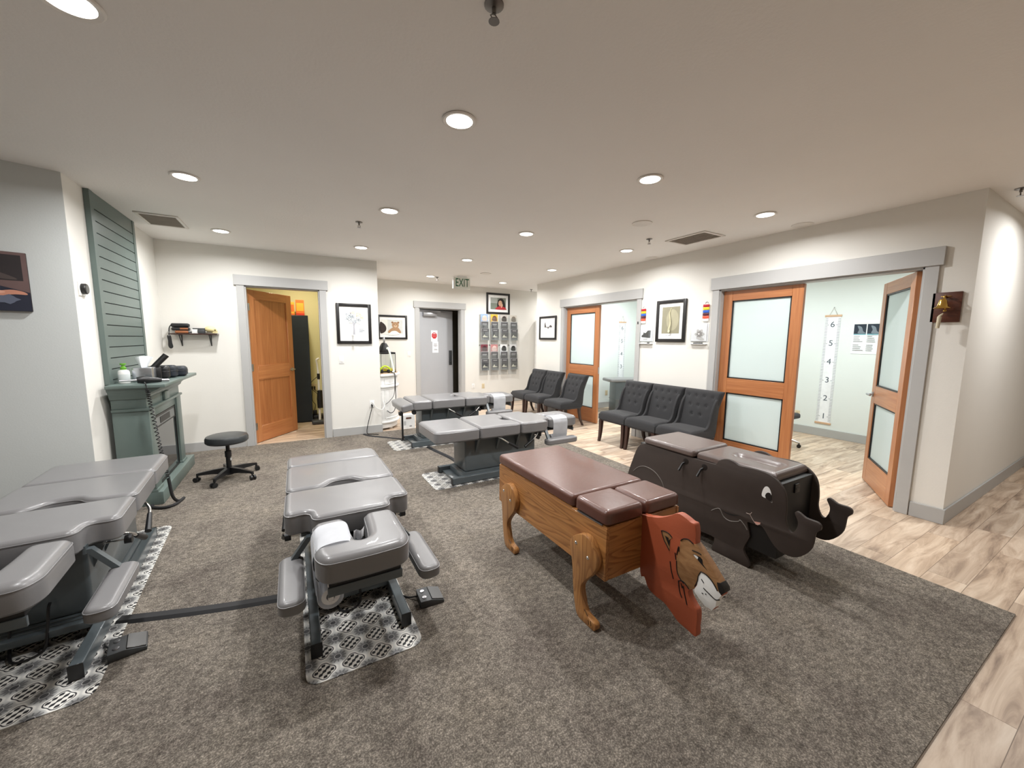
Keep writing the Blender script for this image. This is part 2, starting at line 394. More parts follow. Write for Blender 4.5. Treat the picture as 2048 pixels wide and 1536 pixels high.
def EL(cx, cz, rx, rz, n=20, a0=0., wob=0., k=5): return [(cx+rx*cos(2*pi*i/n+a0)*(1+wob*cos(k*2*pi*i/n)), cz+rz*sin(2*pi*i/n+a0)*(1+wob*cos(k*2*pi*i/n))) for i in range(n)]
def flat(name, c, rough=.7): return mat('ink '+name, c, rough)
PHI = atan2(.3, 1)
WALLS = dict(back=lambda a, z: ((a, 8.25, z), 0.), store=lambda a, z: ((a, 6.42, z), 0.), right=lambda a, z: ((4.72, a, z), -pi/2),
             left=lambda a, z: ((-1.41, a, z), pi/2), grey=lambda a, z: ((-1.41-a*cos(PHI), 4.23-a*sin(PHI), z), PHI))
def wthing(name, label, cat, wall, a, z, group=None):
    loc, rz = WALLS[wall](a, z); return thing(name, label, cat, loc, rz, group)

# ================================================================== the setting
H = 2.72
struct('floor', bx((-4.2, -3.2, -.12), (9.2, 10.6, 0)), PLANK)
struct('ceiling', bx((-4.2, -3.2, H), (9.2, 10.6, H+.12)), CEIL)
cp = prism(Bm(), [(-3.6, .36), (3.485, .33), (3.485, 6.42), (-1.41, 6.42), (-1.41, 4.2), (-3.6, 3.55)], 0, .008, XY)
struct('floor_carpet', cp, CARPET)
def solid(name, boxes, m):
    bm = Bm()
    for lo, hi in boxes: box(bm, lo, hi)
    return struct(name, bm, m)
# left side: angled grey wall, white column wall with the fireplace
pp = [(-1.41, 4.23), (-4.2, 4.23-.3*2.79), (-4.2, 4.6), (-1.56, 4.6)]
struct('wall_left_front', prism(Bm(), [(-1.4102, 4.2299), (-4.2, 4.23-.3*2.79), (-4.2, 4.6), (-1.43, 4.6)], 0, H, XY), WALLG)
solid('wall_left', [((-1.56, 4.231, 0), (-1.41, 6.56, H))], WALL)
# wall with the storage-room door
solid('wall_storage', [((-1.41, 6.42, 0), (-.52, 6.55, H)), ((-.52, 6.42, 2.225), (.39, 6.55, H)), ((.39, 6.42, 0), (1.215, 6.55, H))], WALL)
solid('wall_storage_return', [((1.10, 6.55, 0), (1.215, 8.25, H))], WALL)
solid('wall_storage_room', [((-1.56, 8.2, 0), (1.10, 8.33, H)), ((-1.56, 6.56, 0), (-1.43, 8.2, H)), ((1.088, 6.551, 0), (1.0995, 8.2, H)), ((-1.43, 6.551, 0), (-.56, 6.557, H)), ((.45, 6.551, 0), (1.088, 6.557, H))], CREAM)
# back wall with the grey exit door
solid('wall_back', [((1.10, 8.25, 0), (2.40, 8.38, H)), ((2.40, 8.25, 2.19), (3.36, 8.38, H)), ((3.36, 8.25, 0), (9.2, 8.38, H))], WALL)
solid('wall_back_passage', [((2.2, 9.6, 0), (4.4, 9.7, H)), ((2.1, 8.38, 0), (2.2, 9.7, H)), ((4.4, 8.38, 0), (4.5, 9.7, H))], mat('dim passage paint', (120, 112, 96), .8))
# right wall with two double doors, and the rooms behind it
solid('wall_right', [((4.72, .89, 0), (4.85, 1.18, H)), ((4.72, 1.18, 2.17), (4.85, 3.0, H)), ((4.72, 3.0, 0), (4.85, 4.33, H)), ((4.72, 4.33, 2.17), (4.85, 6.2, H)), ((4.72, 6.2, 0), (4.85, 7.19, H))], WALL)
solid('wall_corridor', [((4.85, .89, 0), (9.2, 1.0, H)), ((4.85, 7.06, 0), (9.2, 7.19, H))], WALL)
solid('wall_exam_rooms', [((7.45, 1.0, 0), (7.57, 7.06, H)), ((4.85, 4.12, 0), (7.45, 4.24, H)), ((4.85, 6.5, 0), (7.45, 6.62, H)), ((4.85, 1.0, 0), (7.45, 1.008, H))], MINT)
# behind the camera
solid('wall_front', [((-4.2, -3.2, 0), (9.2, -3.08, H))], WALL)
solid('wall_left_rear', [((-4.2, -3.2, 0), (-4.08, 3.4, H))], WALL)
solid('wall_right_rear', [((9.08, -3.2, 0), (9.2, 8.3, H))], WALL)

def base(name, lo, hi): return struct(name, bx(lo, hi, .003, 1), TRIM)
base('baseboard_left', (-1.4095, 5.75, .0), (-1.395, 6.42, .13))
base('baseboard_storage', (-1.395, 6.405, 0), (-.625, 6.4195, .13))
base('baseboard_storage.001', (.49, 6.405, 0), (1.23, 6.4195, .13))
base('baseboard_return', (1.2155, 6.42, 0), (1.23, 8.235, .13))
base('baseboard_back', (1.23, 8.235, 0), (2.31, 8.2495, .13)); base('baseboard_back.001', (3.47, 8.235, 0), (9, 8.2495, .13))
base('baseboard_right', (4.705, 6.285, 0), (4.7195, 7.19, .13)); base('baseboard_right.001', (4.705, 3.09, 0), (4.7195, 4.24, .13)); base('baseboard_right.002', (4.705, .875, 0), (4.7195, 1.09, .13))
base('baseboard_corridor', (4.7195, .875, 0), (9.0, .8895, .13))
base('baseboard_exam', (7.435, 1.01, 0), (7.4495, 4.12, .13)); base('baseboard_exam.001', (4.86, 6.485, 0), (7.44, 6.4995, .13)); base('baseboard_exam.002', (7.435, 4.24, 0), (7.4495, 6.485, .13))
PHd = Vector((-cos(PHI), -sin(PHI), 0))
bg = Bm(); box(bg, (-2.8, -.014, 0), (0, -.0005, .13)); t_ = struct('baseboard_left_front', bg, TRIM); t_.location = (-1.41, 4.23, 0); t_.rotation_euler = (0, 0, PHI)

def casing(name, wall, a0, a1, ztop, zhead, cw=.085, depth=.13):
    """door casing in wall coordinates: x0..x1 is the opening, seen from the room"""
    loc, rz = WALLS[wall](0, 0); bm = Bm()
    box(bm, (a0-cw, -.02, 0), (a0, -.0005, ztop), .002, 1); box(bm, (a1, -.02, 0), (a1+cw, -.0005, ztop), .002, 1)
    box(bm, (a0-cw-.025, -.032, ztop), (a1+cw+.025, -.0005, zhead), .002, 1)
    for s, x in ((1, a0), (-1, a1)): box(bm, (min(x, x+s*.016), -.002, 0), (max(x, x+s*.016), depth, ztop-.001))
    box(bm, (a0, -.002, ztop-.016), (a1, depth, ztop))
    o = struct(name, bm, CASE); o.location = loc; o.rotation_euler = (0, 0, rz); return o
casing('trim_1', 'store', -.52, .39, 2.225, 2.36, .09)
casing('trim_2', 'back', 2.40, 3.36, 2.19, 2.325, .09)
casing('trim_3', 'right', -6.2, -4.33, 2.17, 2.32)
casing('trim_4', 'right', -3.0, -1.18, 2.17, 2.32)

# ------------------------------------------------------------------ doors (local: hinge edge at x=0, leaf along +x, room side at y=0)
def hinges(p, x, zs):
    for z in zs:
        b = cyl(Bm(), (x, -.006, z-.05), (x, -.006, z+.05), .008, None, 10); box(b, (x-.002, -.002, z-.05), (x+.03, .001, z+.05)); obj('hinge', b, STEEL, p)
def lever(p, x, z, side, d=1, both=.045):
    for y, s in ((0, -1), (both, 1)):
        b = Bm(); cyl(b, (x, y, z), (x, y+s*.012, z), .027, None, 20); cyl(b, (x, y+s*.01, z), (x, y+s*.055, z), .009, None, 12)
        tube(b, [(x, y+s*.052, z), (x+d*.03, y+s*.056, z), (x+d*.11, y+s*.05, z-.004)], [.01, .0105, .008], 10); obj('handle', b, STEEL, p)
def panel_door(name, w, h, loc, rz, glass, handle=True, hz=None, mid=.95, sw=.11, midh=.19, bot=.26, kick=False):
    root = thing(name, '', '', loc, rz); del root['label']; del root['category']; root['kind'] = 'structure'
    T = .044; top = .12
    for x0, x1 in ((0, sw), (w-sw, w)): obj('stile', bx((x0, 0, .008), (x1, T, h), .002, 1), FIR, root)
    for z0, z1 in ((.008, bot), (mid-midh/2, mid+midh/2), (h-top, h)): obj('rail', bx((sw, .0005, z0), (w-sw, T-.0005, z1), .002, 1), FIRX, root)
    for z0, z1 in ((bot, mid-midh/2), (mid+midh/2, h-top)):
        if glass:
            b = Bm(); g = .014
            for lo, hi in (((sw, .006, z0), (sw+g, T-.006, z1)), ((w-sw-g, .006, z0), (w-sw, T-.006, z1)), ((sw, .006, z0), (w-sw, T-.006, z0+g)), ((sw, .006, z1-g), (w-sw, T-.006, z1))): box(b, lo, hi)
            obj('glazing_bead', b, BLACK, root)
            obj('glass_pane', bx((sw+g, .018, z0+g), (w-sw-g, .024, z1-g)), FROST, root)
        else:
            b = bx((sw, .012, z0), (w-sw, T-.012, z1)); g = .012
            for y0, y1 in ((.004, .013), (T-.013, T-.004)):
                for lo, hi in (((sw, y0, z0), (sw+g, y1, z1)), ((w-sw-g, y0, z0), (w-sw, y1, z1)), ((sw+g, y0, z0), (w-sw-g, y1, z0+g)), ((sw+g, y0, z1-g), (w-sw-g, y1, z1))): box(b, lo, hi)
            obj('door_panel', b, FIRP, root)
    if handle: lever(root, w-.06, hz or mid, 0, -1, T)
    return root
# storage-room door, swung into the storage room
d1 = panel_door('door_1', .87, 2.19, (-.503, 6.535, 0), radians(53), False, mid=1.02, bot=.24, midh=.2)
hinges(d1, 0, (.25, 1.1, 1.95))
# exam room doors: closed leaves with frosted glass
d2 = panel_door('door_2', .925, 2.148, (4.78, 6.18, 0), -pi/2, True, False, mid=.97, midh=.185, bot=.27)
fb = Bm(); box(fb, (.925, .012, .92), (.9275, .032, 1.04)); obj('flush_bolt', fb, STEEL, d2)
d3 = panel_door('door_3', .88, 2.148, (4.78, 2.98, 0), -pi/2, True, False, mid=.975, midh=.185, bot=.27)
# right leaf swung into the room
d4 = panel_door('door_4', .88, 2.148, (4.79, 1.205, 0), radians(30), True, True, mid=.97, midh=.185, bot=.27)
hinges(d4, 0, (.25, 1.05, 1.9))
# grey exit door standing ajar
d5 = thing('door_5', '', '', (2.42, 8.34, 0), radians(17)); del d5['label']; del d5['category']; d5['kind'] = 'structure'
EXD = mat('exit door paint', (176, 178, 182), .5, var=(2, .02))
obj('door_leaf', bx((0, 0, .01), (.92, .045, 2.165), .002, 1), EXD, d5)
b = Bm(); box(b, (.09, -.06, 2.02), (.44, -.001, 2.1), .006, 2); obj('door_closer', b, STEEL, d5)
b = Bm(); tube(b, [(.22, -.03, 2.11), (.45, -.16, 2.125), (.66, -.06, 2.13)], .008, 8); obj('closer_arm', b, STEEL, d5)
b = Bm(); box(b, (.80, -.012, .92), (.885, -.001, 1.26), .004, 2); box(b, (.815, -.022, 1.08), (.87, -.012, 1.25), .003); cyl(b, (.842, -.012, 1.0), (.842, -.06, 1.0), .011); tube(b, [(.842, -.058, 1.0), (.76, -.06, 1.0)], .01, 10); obj('keypad_lock', b, DGREY, d5)

# ================================================================== ceiling fixtures
cols = ((-.63, 'fireplace-side'), (.86, 'second'), (2.37, 'third'), (3.94, 'exam-door-side'))
rows = (2.11, 3.85, 5.55, 7.33)
rown = ('nearest the camera', 'over the near tables', 'level with the stool', 'farthest back')
def make_light():
    t = thing('recessed_downlight', '', 'ceiling light', (0, 0, H))
    obj('trim_ring', lathe(Bm(), [(.07, -.001), (.092, -.001), (.095, -.005), (.088, -.011), (.072, -.008), (.07, -.001)], 36), TRIMW, t)
    obj('lens', lathe(Bm(), [(0, -.0075), (.071, -.0075), (.071, -.003), (0, -.003)], 32), GLOW, t)
    return t
def lamp(x, y, w=LAMP_W, col=(1., .995, .985), spread=166):
    li = bpy.data.lights.new('downlight_beam', 'AREA'); li.shape = 'DISK'; li.size = .13; li.energy = w; li.color = col; li.spread = radians(spread)
    o = bpy.data.objects.new('downlight_beam', li); COL.objects.link(o); o.location = (x, y, H-.012)
first = None
for ci, (x, cn) in enumerate(cols):
    for ri, y in enumerate(rows):
        if ri == 3 and ci < 2: continue
        lab = f'round glowing recessed downlight in the {cn} ceiling column, {rown[ri]}'
        if first is None: first = make_light(); first.location = (x, y, H); first['label'] = lab; first['group'] = 'recessed ceiling downlights'
        else: dup(first, (x, y, H), 0, lab)
        lamp(x, y)
lamp(5.55, .30); lamp(5.9, 7.75, 14)
for x, y, w in ((6.1, 1.9, 29), (6.1, 3.3, 29), (6.0, 5.4, 48)): lamp(x, y, w, (.94, 1., .99))
lamp(.2, 7.4, 16, (1., .9, .66))
lamp(6.5, -1.4, 12)

def vent(label, c, sx, sy):
    t = thing('ceiling_vent', label, 'vent', (c[0], c[1], H), 0, 'ceiling air vents')
    b = Bm(); w = .03
    for lo, hi in (((-sx, -sy), (sx, -sy+w)), ((-sx, sy-w), (sx, sy)), ((-sx, -sy+w), (-sx+w, sy-w)), ((sx-w, -sy+w), (sx, sy-w))): box(b, (*lo, -.012), (*hi, -.0005), .003, 1)
    obj('frame', b, TRIMW, t)
    obj('backing', bx((-sx+w, -sy+w, -.003), (sx-w, sy-w, -.0008)), GRILLD, t)
    b = Bm(); n = 22; m = Matrix.Rotation(radians(35), 4, 'X')
    for i in range(n):
        y = -sy+w + (i+.5)*(2*sy-2*w)/n; box(b, (-sx+w, -.006, -.001), (sx-w, .006, .001), 0, 2, Matrix.Translation((0, y, -.007)) @ m)
    g = obj('grille', b, GRILLE, t)
vent('taupe louvred air vent in the ceiling by the shiplap panel', (-1.09, 5.37), .17, .24)
vent('taupe louvred air vent in the ceiling above the wide exam doors', (4.14, 2.99), .19, .26)
SPR = mat('sprinkler metal', (120, 116, 112), .35, .7)
def make_spr(label, x, y, r=.035):
    t = thing('fire_sprinkler', label, 'sprinkler', (x, y, H), 0, 'ceiling fire sprinklers')
    obj('escutcheon', lathe(Bm(), [(0, -.0005), (r, -.0005), (r, -.005), (.014, -.012), (0, -.012)], 20), SPR, t)
    b = cyl(Bm(), (0, 0, -.012), (0, 0, -.03), .008)
    for s in (-1, 1): tube(b, [(0, 0, -.03), (s*.014, 0, -.04), (0, 0, -.055)], .0025, 6)
    obj('head', b, SPR, t); obj('deflector', lathe(Bm(), [(0, -.055), (.02, -.055), (.02, -.057), (0, -.057)], 16), SPR, t); return t
make_spr('sprinkler head at the top of the picture above the second light', .69, 1.36)
make_spr('sprinkler head between the second-column lights over the storage wall side', .667, 4.38)
make_spr('sprinkler head beside the air vent near the exam doors', 3.73, 3.29)
make_spr('sprinkler head just outside the corner at the right edge', 4.95, .77)
make_spr('sprinkler head near the farthest light above the exit door', 2.52, 7.38)
make_spr('tiny sprinkler head at the end of the right wall by the girl portrait', 5.05, 7.95)
def disc(label, x, y, r, m):
    t = thing('ceiling_speaker', label, 'speaker', (x, y, H), 0, 'round ceiling speakers')
    obj('rim', lathe(Bm(), [(r*.86, -.0005), (r, -.0005), (r*.99, -.008), (r*.86, -.009)], 30), TRIMW, t)
    obj('grille', lathe(Bm(), [(0, -.007), (r*.86, -.006), (r*.86, -.002), (0, -.002)], 30), m, t)
disc('round grey ceiling speaker between the air vent and the third light column', 3.17, 2.90, .1, GRILLE)
disc('round grey ceiling speaker between the two farthest light rows', 3.14, 6.50, .1, GRILLE)
for lab, y in (('round white cover plate at the ceiling edge above the wide exam doors', 2.09), ('round white cover plate at the ceiling edge above the spine print', 4.0)):
    t = thing('ceiling_cover_plate', lab, 'cover plate', (4.6, y, H), 0, 'round ceiling cover plates')
    obj('plate', lathe(Bm(), [(0, -.011), (.088, -.009), (.095, -.004), (.096, -.0005), (0, -.0005)], 30), TRIMW, t)

# exit sign hanging under the ceiling
t = thing('exit_sign', 'white hanging sign with green letters EXIT near the exit door', 'sign', (2.9, 7.05, H))
obj('canopy', bx((-.09, -.03, -.02), (.09, .03, -.0005), .004), WHITE, t)
obj('panel', bx((-.165, -.018, -.235), (.165, .018, -.02), .004), mat('sign face', (226, 228, 220), .45), t)
obj('edge_strip', bx((-.185, -.022, -.235), (-.165, .022, -.018), .003), WHITE, t)
b = Bm()
MT = Matrix.Translation((.0, -.0195, -.128)) @ Matrix.Rotation(pi/2, 4, 'X') @ Matrix.Diagonal((.72, 1.15, 1, 1)); text(b, 'EXIT', .19, MT, .0012)
MT = Matrix.Translation((.0, .0195, -.128)) @ Matrix.Rotation(pi, 4, 'Z') @ Matrix.Rotation(pi/2, 4, 'X') @ Matrix.Diagonal((.72, 1.15, 1, 1)); text(b, 'EXIT', .19, MT, .0012)
obj('lettering', b, GREEN, t, 0)

# ================================================================== treatment tables (local +x points to the head end, rails on z=0)
def make_table(kind, dz=0.):
    t = thing('treatment_table', '', 'treatment table')
    # base
    for s in (-1, 1):
        r = obj('base_rail', bx((.003, s*.212-.024, .006), (1.467, s*.212+.024, .075), .004, 1), FRAME, t)
        for x0, x1 in ((0, .004), (1.466, 1.47)): obj('end_cap', bx((x0, s*.212-.0255, .004), (x1, s*.212+.0255, .077), .001, 1), BLACK, r)
    b = Bm(); box(b, (.13, -.188, .03), (1.10, .188, .09), .006); box(b, (.04, -.188, .02), (.13, .188, .035), .003); box(b, (1.10, -.188, .05), (1.14, .188, .085), .003)
    obj('base_plate', b, FRAME, t)
    b = Bm(); box(b, (.17, -.17, .095), (1.06, .17, .47+dz), .02, 3); box(b, (.155, -.185, .088), (1.075, .185, .096), .002)
    obj('column', b, FRAME, t)
    # flared skirt under the cushions: tapered ribs stand in for reflections on the column sides
    b = Bm()
    for s in (-1, 1):
        for x in (.30, .55, .80, .98):
            prism(b, [(.168, .30+dz), (.172, .30+dz), (.245, .465+dz), (.168, .465+dz)], x-.012, x+.012, lambda a, c, d: (d, s*a, c))
    box(b, (.06, -.25, .455+dz), (1.12, .25, .475+dz), .004); obj('top_frame', b, FRAME, t)
    zc0, zc1 = .478+dz, .60+dz
    def rr(x0, x1, y=.32, r0=.05, r1=.05): return rpoly([(x0, -y), (x1, -y), (x1, y), (x0, y)], [r0, r1, r1, r0], 5)
    if kind == 'A':
        obj('foot_cushion', pad(Bm(), rr(-.2, .285, .315, .07, .045), zc0, zc1, .035, seam=.003), LEATH, t)
    else:
        obj('leg_cushion', pad(Bm(), rr(.02, .285, .315, .045, .045), zc0, zc1, .033, seam=.003), LEATH, t)
        m = Matrix.Translation((.012, 0, zc1-.012)) @ Matrix.Rotation(radians(-12), 4, 'Y')
        obj('foot_cushion', pad(Bm(), rr(-.17, -.002, .315, .045, .04), -.1, .0, .03, .003, m), LEATH, t)
        b = Bm(); cyl(b, (-.09, -.1, zc0-.02), (-.09, -.1, .10), .013, None, 10); cyl(b, (-.09, -.1, .105), (-.09, -.1, .09), .03); obj('foot_post', b, BLACK, t)
        for x in (-.15, .03):
            b = Bm(); tube(b, [(x, -.16, zc0-.03), (x, -.27, zc0-.03)], .008, 8); cyl(b, (x, -.265, zc0-.03), (x, -.30, zc0-.03), .032, .026, 18); obj('tension_knob', b, BLACK, t)
        obj('foot_hinge_arm', bx((-.12, -.12, zc0-.03), (.1, .12, zc0-.004), .005), FRAME, t)
    # pelvic cushion with a notch facing the head end
    pts = [(.292, -.315), (.782, -.32), (.782, -.12), (.69, -.055), (.69, .055), (.782, .12), (.782, .32), (.292, .315)]
    obj('pelvic_cushion', pad(Bm(), rpoly(pts, [.045, .05, .08, .04, .04, .08, .05, .045], 7), zc0, zc1+.004, .03, seam=.003), LEATH, t)
    # chest cushion: broad shoulders, narrow neck
    pts = [(.792, -.32), (1.145, -.325), (1.125, -.205), (1.24, -.195), (1.24, .195), (1.125, .205), (1.145, .325), (.792, .32)]
    obj('chest_cushion', pad(Bm(), rpoly(pts, [.045, .07, .05, .045, .045, .05, .07, .045], 7), zc0, zc1+.002, .03, seam=.003), LEATH, t)
    # horseshoe headrest
    hz0, hz1 = .468+dz, .588+dz
    pts = [(1.255, -.20), (1.60, -.205), (1.665, -.17), (1.675, 0), (1.665, .17), (1.60, .205), (1.255, .20), (1.25, .045), (1.42, .04), (1.51, .03), (1.53, 0), (1.51, -.03), (1.42, -.04), (1.25, -.045)]
    b = pad(Bm(), rpoly(pts, [.05, .07, .07, .1, .07, .07, .05, .05, .1, .03, .03, .03, .1, .05], 5), hz0, hz1, .042, .004, seam=.0025)
    hr = obj('headrest', b, LEATH, t)
    b = Bm(); box(b, (1.30, -.155, hz0-.032), (1.63, .155, hz0-.004), .004); obj('headrest_tray', b, BLACK, t)
    b = Bm(); box(b, (1.62, -.16, hz0-.072), (1.636, .16, hz0-.03), .003); box(b, (1.08, -.045, hz0-.07), (1.62, .045, hz0-.034), .005); obj('headrest_bracket', b, FRAME, t)
    b = Bm(); cyl(b, (1.16, -.13, zc0-.06), (1.16, .13, zc0-.06), .022, None, 14); cyl(b, (1.13, -.14, zc0-.10), (1.13, -.14, zc0-.02), .03, None, 14); box(b, (1.08, -.07, zc0-.10), (1.2, .07, zc0-.03), .01); obj('tilt_joint', b, BLACK, t)
    for s in (-1, 1):
        a = Bm(); box(a, (1.15, s*.20-.006, zc0-.02), (1.19, s*.20+.006, zc0+.02))
        prism(a, [(.195, zc0), (.225, zc0), (.315, .355+dz), (.285, .355+dz)], 1.15, 1.185, lambda p, q, c: (c, s*p, q)); obj('armrest_bracket', a, FRAME, t)
        m = Matrix.Translation((.03, .325 if s > 0 else -.30, 0 if s < 0 else -.02))
        obj('armrest', pad(Bm(), rpoly([(1.09, -.055), (1.53, -.055), (1.53, .055), (1.09, .055)], .05, 6), .305+dz, .372+dz, .026, .003, m, seam=.0025), LEATH, t)
        for x, e in ((.51, 1), (1.03, -1)):
            b = tube(Bm(), spline([(x, s*.2, zc0-.02), (x+.015*e, s*.28, zc0-.015), (x+.06*e, s*.322, zc0-.045), (x+.12*e, s*.332, zc0-.088)], 5), .0085, 10)
            lv = obj('release_lever', b, CHROME, t)
            g = tube(Bm(), [(x+.10*e, s*.330, zc0-.074), (x+.215*e, s*.338, zc0-.142)], [.0125, .0165], 12); obj('grip', g, BLACK, lv)
        b = cyl(Bm(), (1.0, s*.17, zc0-.055), (1.0, s*.31, zc0-.06), .005, None, 8); kn = obj('adjuster_rod', b, CHROME, t)
        obj('knob', cyl(Bm(), (1.0, s*.30, zc0-.06), (1.0, s*.33, zc0-.061), .022, None, 14), BLACK, kn)
    b = tube(Bm(), spline([(1.075, .03, .20), (1.10, .03, .18), (1.13, .03, .10), (1.17, .02, .012), (1.2, -.06, .01), (1.12, -.1, .03), (1.08, -.1, .16)], 6), .006, 8); obj('cable', b, BLACK, t)
    return t
TG = 'grey adjusting tables'
tA = make_table('A'); tA['label'] = 'grey padded treatment table with flat foot end, between the lion bench and the farthest table'; tA['group'] = TG
tA.location = (1.378, 3.876, .012)
tB = make_table('B'); tB['label'] = 'grey padded treatment table in the center foreground, headrest towards the camera'; tB['group'] = TG
tB.location = (.243, 3.37, .012); tB.rotation_euler = (0, 0, -pi/2)
R1 = -pi/2 + radians(3.4)
t1 = dup(tA, (-1.20, 3.74, .012), R1, 'grey padded treatment table cut off by the left edge of the picture')
t3 = make_table('B', .06); t3['label'] = 'grey padded treatment table farthest away, beside the white cabinet'; t3['group'] = TG
t3.location = (1.385, 5.46, .012)

# patterned vinyl mats under the tables
def make_mat(label, loc, rz, x0, x1, hw):
    o = obj('floor_mat', prism(Bm(), rpoly([(x0, -hw), (x1, -hw), (x1, hw), (x0, hw)], .07, 6), 0, .004, XY), TILE)
    return tag(o, label, 'mat', 'black and white patterned floor mats', loc, rz)
make_mat('black and white tile-patterned mat under the center foreground table', (.243, 3.37, .008), -pi/2, -.19, 1.62, .262)
make_mat('black and white tile-patterned mat under the table at the left edge', (-1.20, 3.74, .008), R1, -.19, 1.62, .30)
make_mat('black and white tile-patterned mat under the table beyond the lion bench', (1.378, 3.876, .008), 0, -.19, 1.62, .27)
make_mat('black and white tile-patterned mat under the farthest table', (1.385, 5.46, .008), 0, -.24, 1.62, .27)

# headrest paper: a strip from a roll below, over one side of the headrest (same local frame as the table)
def head_paper(label, tab, side, u0, u1, dz=0., front=True, hang=.34, over=.03):
    z1 = .594+dz
    t = tab
    s = side; zr = hang+dz; yr = .145; rr = .042
    prof = [(s*over, z1-.075), (s*(over+.016), z1-.015), (s*(over+.05), z1+.002), (s*.15, z1+.001), (s*.185, z1-.012), (s*.209, z1-.05), (s*.212, z1-.12), (s*.205, zr+.03)]
    arc = [(s*(yr+ (rr+.014)*cos(a)), zr+(rr+.014)*sin(a)) for a in [radians(q) for q in range(15, -200, -18)]]
    prof = [(p[0], p[1]) for p in spline([(a, c, 0) for a, c in prof], 4)] + arc
    bm = bmesh.new(); n = len(prof)
    A = [[bm.verts.new((u, a, c)) for a, c in prof] for u in (u0, (u0+u1)/2, u1)]
    for a, c in zip(A, A[1:]):
        for i in range(n-1): bm.faces.new((a[i], a[i+1], c[i+1], c[i]))
    bmesh.ops.solidify(bm, geom=bm.faces[:], thickness=.0012)
    obj('paper_sheet', bm, PAPER, t)['label'] = label
    b = Bm(); k = 26
    for r0, r1 in ((rr-.003, .019),):
        bm2 = bmesh.new(); ring = []
        for u in (u0+.004, u1-.004):
            ring.append([[bm2.verts.new((u, s*yr+r*cos(2*pi*i/k), zr+r*sin(2*pi*i/k))) for i in range(k)] for r in (r0, r1)])
        for i in range(k):
            j = (i+1) % k
            bm2.faces.new((ring[0][0][i], ring[0][0][j], ring[1][0][j], ring[1][0][i])); bm2.faces.new((ring[0][1][i], ring[0][1][j], ring[1][1][j], ring[1][1][i]))
            for e in (0, 1): bm2.faces.new((ring[e][0][i], ring[e][0][j], ring[e][1][j], ring[e][1][i]))
        merge(b, bm2)
    obj('paper_roll', b, PAPER, t)['label'] = 'white paper roll'
    b = Bm(); cyl(b, (u0-.01, s*yr, zr), (u1+.02, s*yr, zr), .010, None, 12); box(b, (u1+.008, s*yr-.012, zr-.012), (u1+.016, s*yr+.012, .44+dz), .001); obj('roll_holder', b, CHROME, t)
    return t
head_paper('white paper strip over the headrest', tB, -1, 1.33, 1.545)
head_paper('white paper sheet over the headrest', tA, -1, 1.29, 1.50)
head_paper('white paper sheet over the headrest', t3, -1, 1.29, 1.50, .06)
head_paper('white paper on the headrest', t1, -1, 1.36, 1.55)
def crumple(label, tab, u, v, z):
    bm = bmesh.new(); bmesh.ops.create_grid(bm, x_segments=7, y_segments=7, size=.5)
    for q in bm.verts: q.co = Vector((q.co.x*.03+.012*sin(q.co.y*9), q.co.y*.05, .06*(q.co.x+.5)+.02*abs(q.co.y)+random.uniform(-.004, .004)))
    bmesh.ops.solidify(bm, geom=bm.faces[:], thickness=.001)
    o = obj('tissue_paper', bm, PAPER); return tag(o, label, 'tissue', None, tab.matrix_basis @ Vector((u, v, z)), tab.rotation_euler[2])
crumple('crumpled white paper tucked in the headrest slot of the center table', tB, 1.46, -.005, .535)

# foot pedals
def pedal(label, loc, rz, cord):
    t = thing('foot_pedal', label, 'foot pedal', loc, rz, 'foot pedals of the tables')
    obj('housing', prism(Bm(), [(-.06, 0), (.075, 0), (.075, .018), (.0, .04), (-.06, .042)], -.065, .065, lambda a, b, c: (a, c, b), .004), DGREY, t)
    m = Matrix.Translation((.038, 0, .0305)) @ Matrix.Rotation(radians(16.5), 4, 'Y')
    obj('treadle', box(Bm(), (-.036, -.06, -.002), (.036, .06, .004), .002, 1, m), mat('pedal plate', (92, 92, 92), .35, .6), t)
    for y in (-.03, .03): obj('button', lathe(Bm(), [(0, .006), (.012, .004), (.013, 0), (0, 0)], 14, Matrix.Translation((-.032, y, .041))), STEEL, t)
    obj('cord', tube(Bm(), cord, .0045, 8), BLACK, t); return t
pedal('foot pedal with a grey treadle on the carpet right of the center table', (.625, 2.06, .008), radians(-3), spline([(-.06, .03, .02), (-.10, .06, .006), (-.14, .10, .006)], 5))
pedal('foot pedal on the carpet beside the mat of the left-edge table', (-.775, 2.42, .008), radians(12), spline([(-.06, .03, .02), (-.075, .07, .012), (-.08, .1, .012)], 4))
# flat cord cover and cords on the carpet
def ribbon(pts, w, h):
    P = spline(pts, 8); bm = bmesh.new(); rows = []
    for i, p in enumerate(P):
        d = (P[min(i+1, len(P)-1)]-P[max(i-1, 0)]); s = Vector((-d.y, d.x, 0)).normalized()
        rows.append([bm.verts.new(p+s*w*a+Vector((0, 0, h*c))) for a, c in ((-.5, 0), (-.28, 1), (.28, 1), (.5, 0))])
    for a, c in zip(rows, rows[1:]):
        for k in range(3): bm.faces.new((a[k], a[k+1], c[k+1], c[k]))
        bm.faces.new((a[3], a[0], c[0], c[3]))
    bm.faces.new(rows[0]); bm.faces.new(rows[-1]); return bm
tag(obj('cord_cover', ribbon([(-.88, 2.70, .008), (-.6, 2.61, .008), (-.35, 2.54, .008), (-.10, 2.485, .008), (-.03, 2.475, .008)], .075, .014), RUBBER), 'flat black cord cover across the carpet between the two nearest tables', 'cord cover')
tag(obj('cord_cover', ribbon([(.93, 6.36, .008), (1.0, 6.20, .008), (1.2, 5.98, .008), (1.375, 5.78, .008)], .05, .012), RUBBER), 'flat dark cord cover from the wall outlet to the farthest table', 'cord cover')
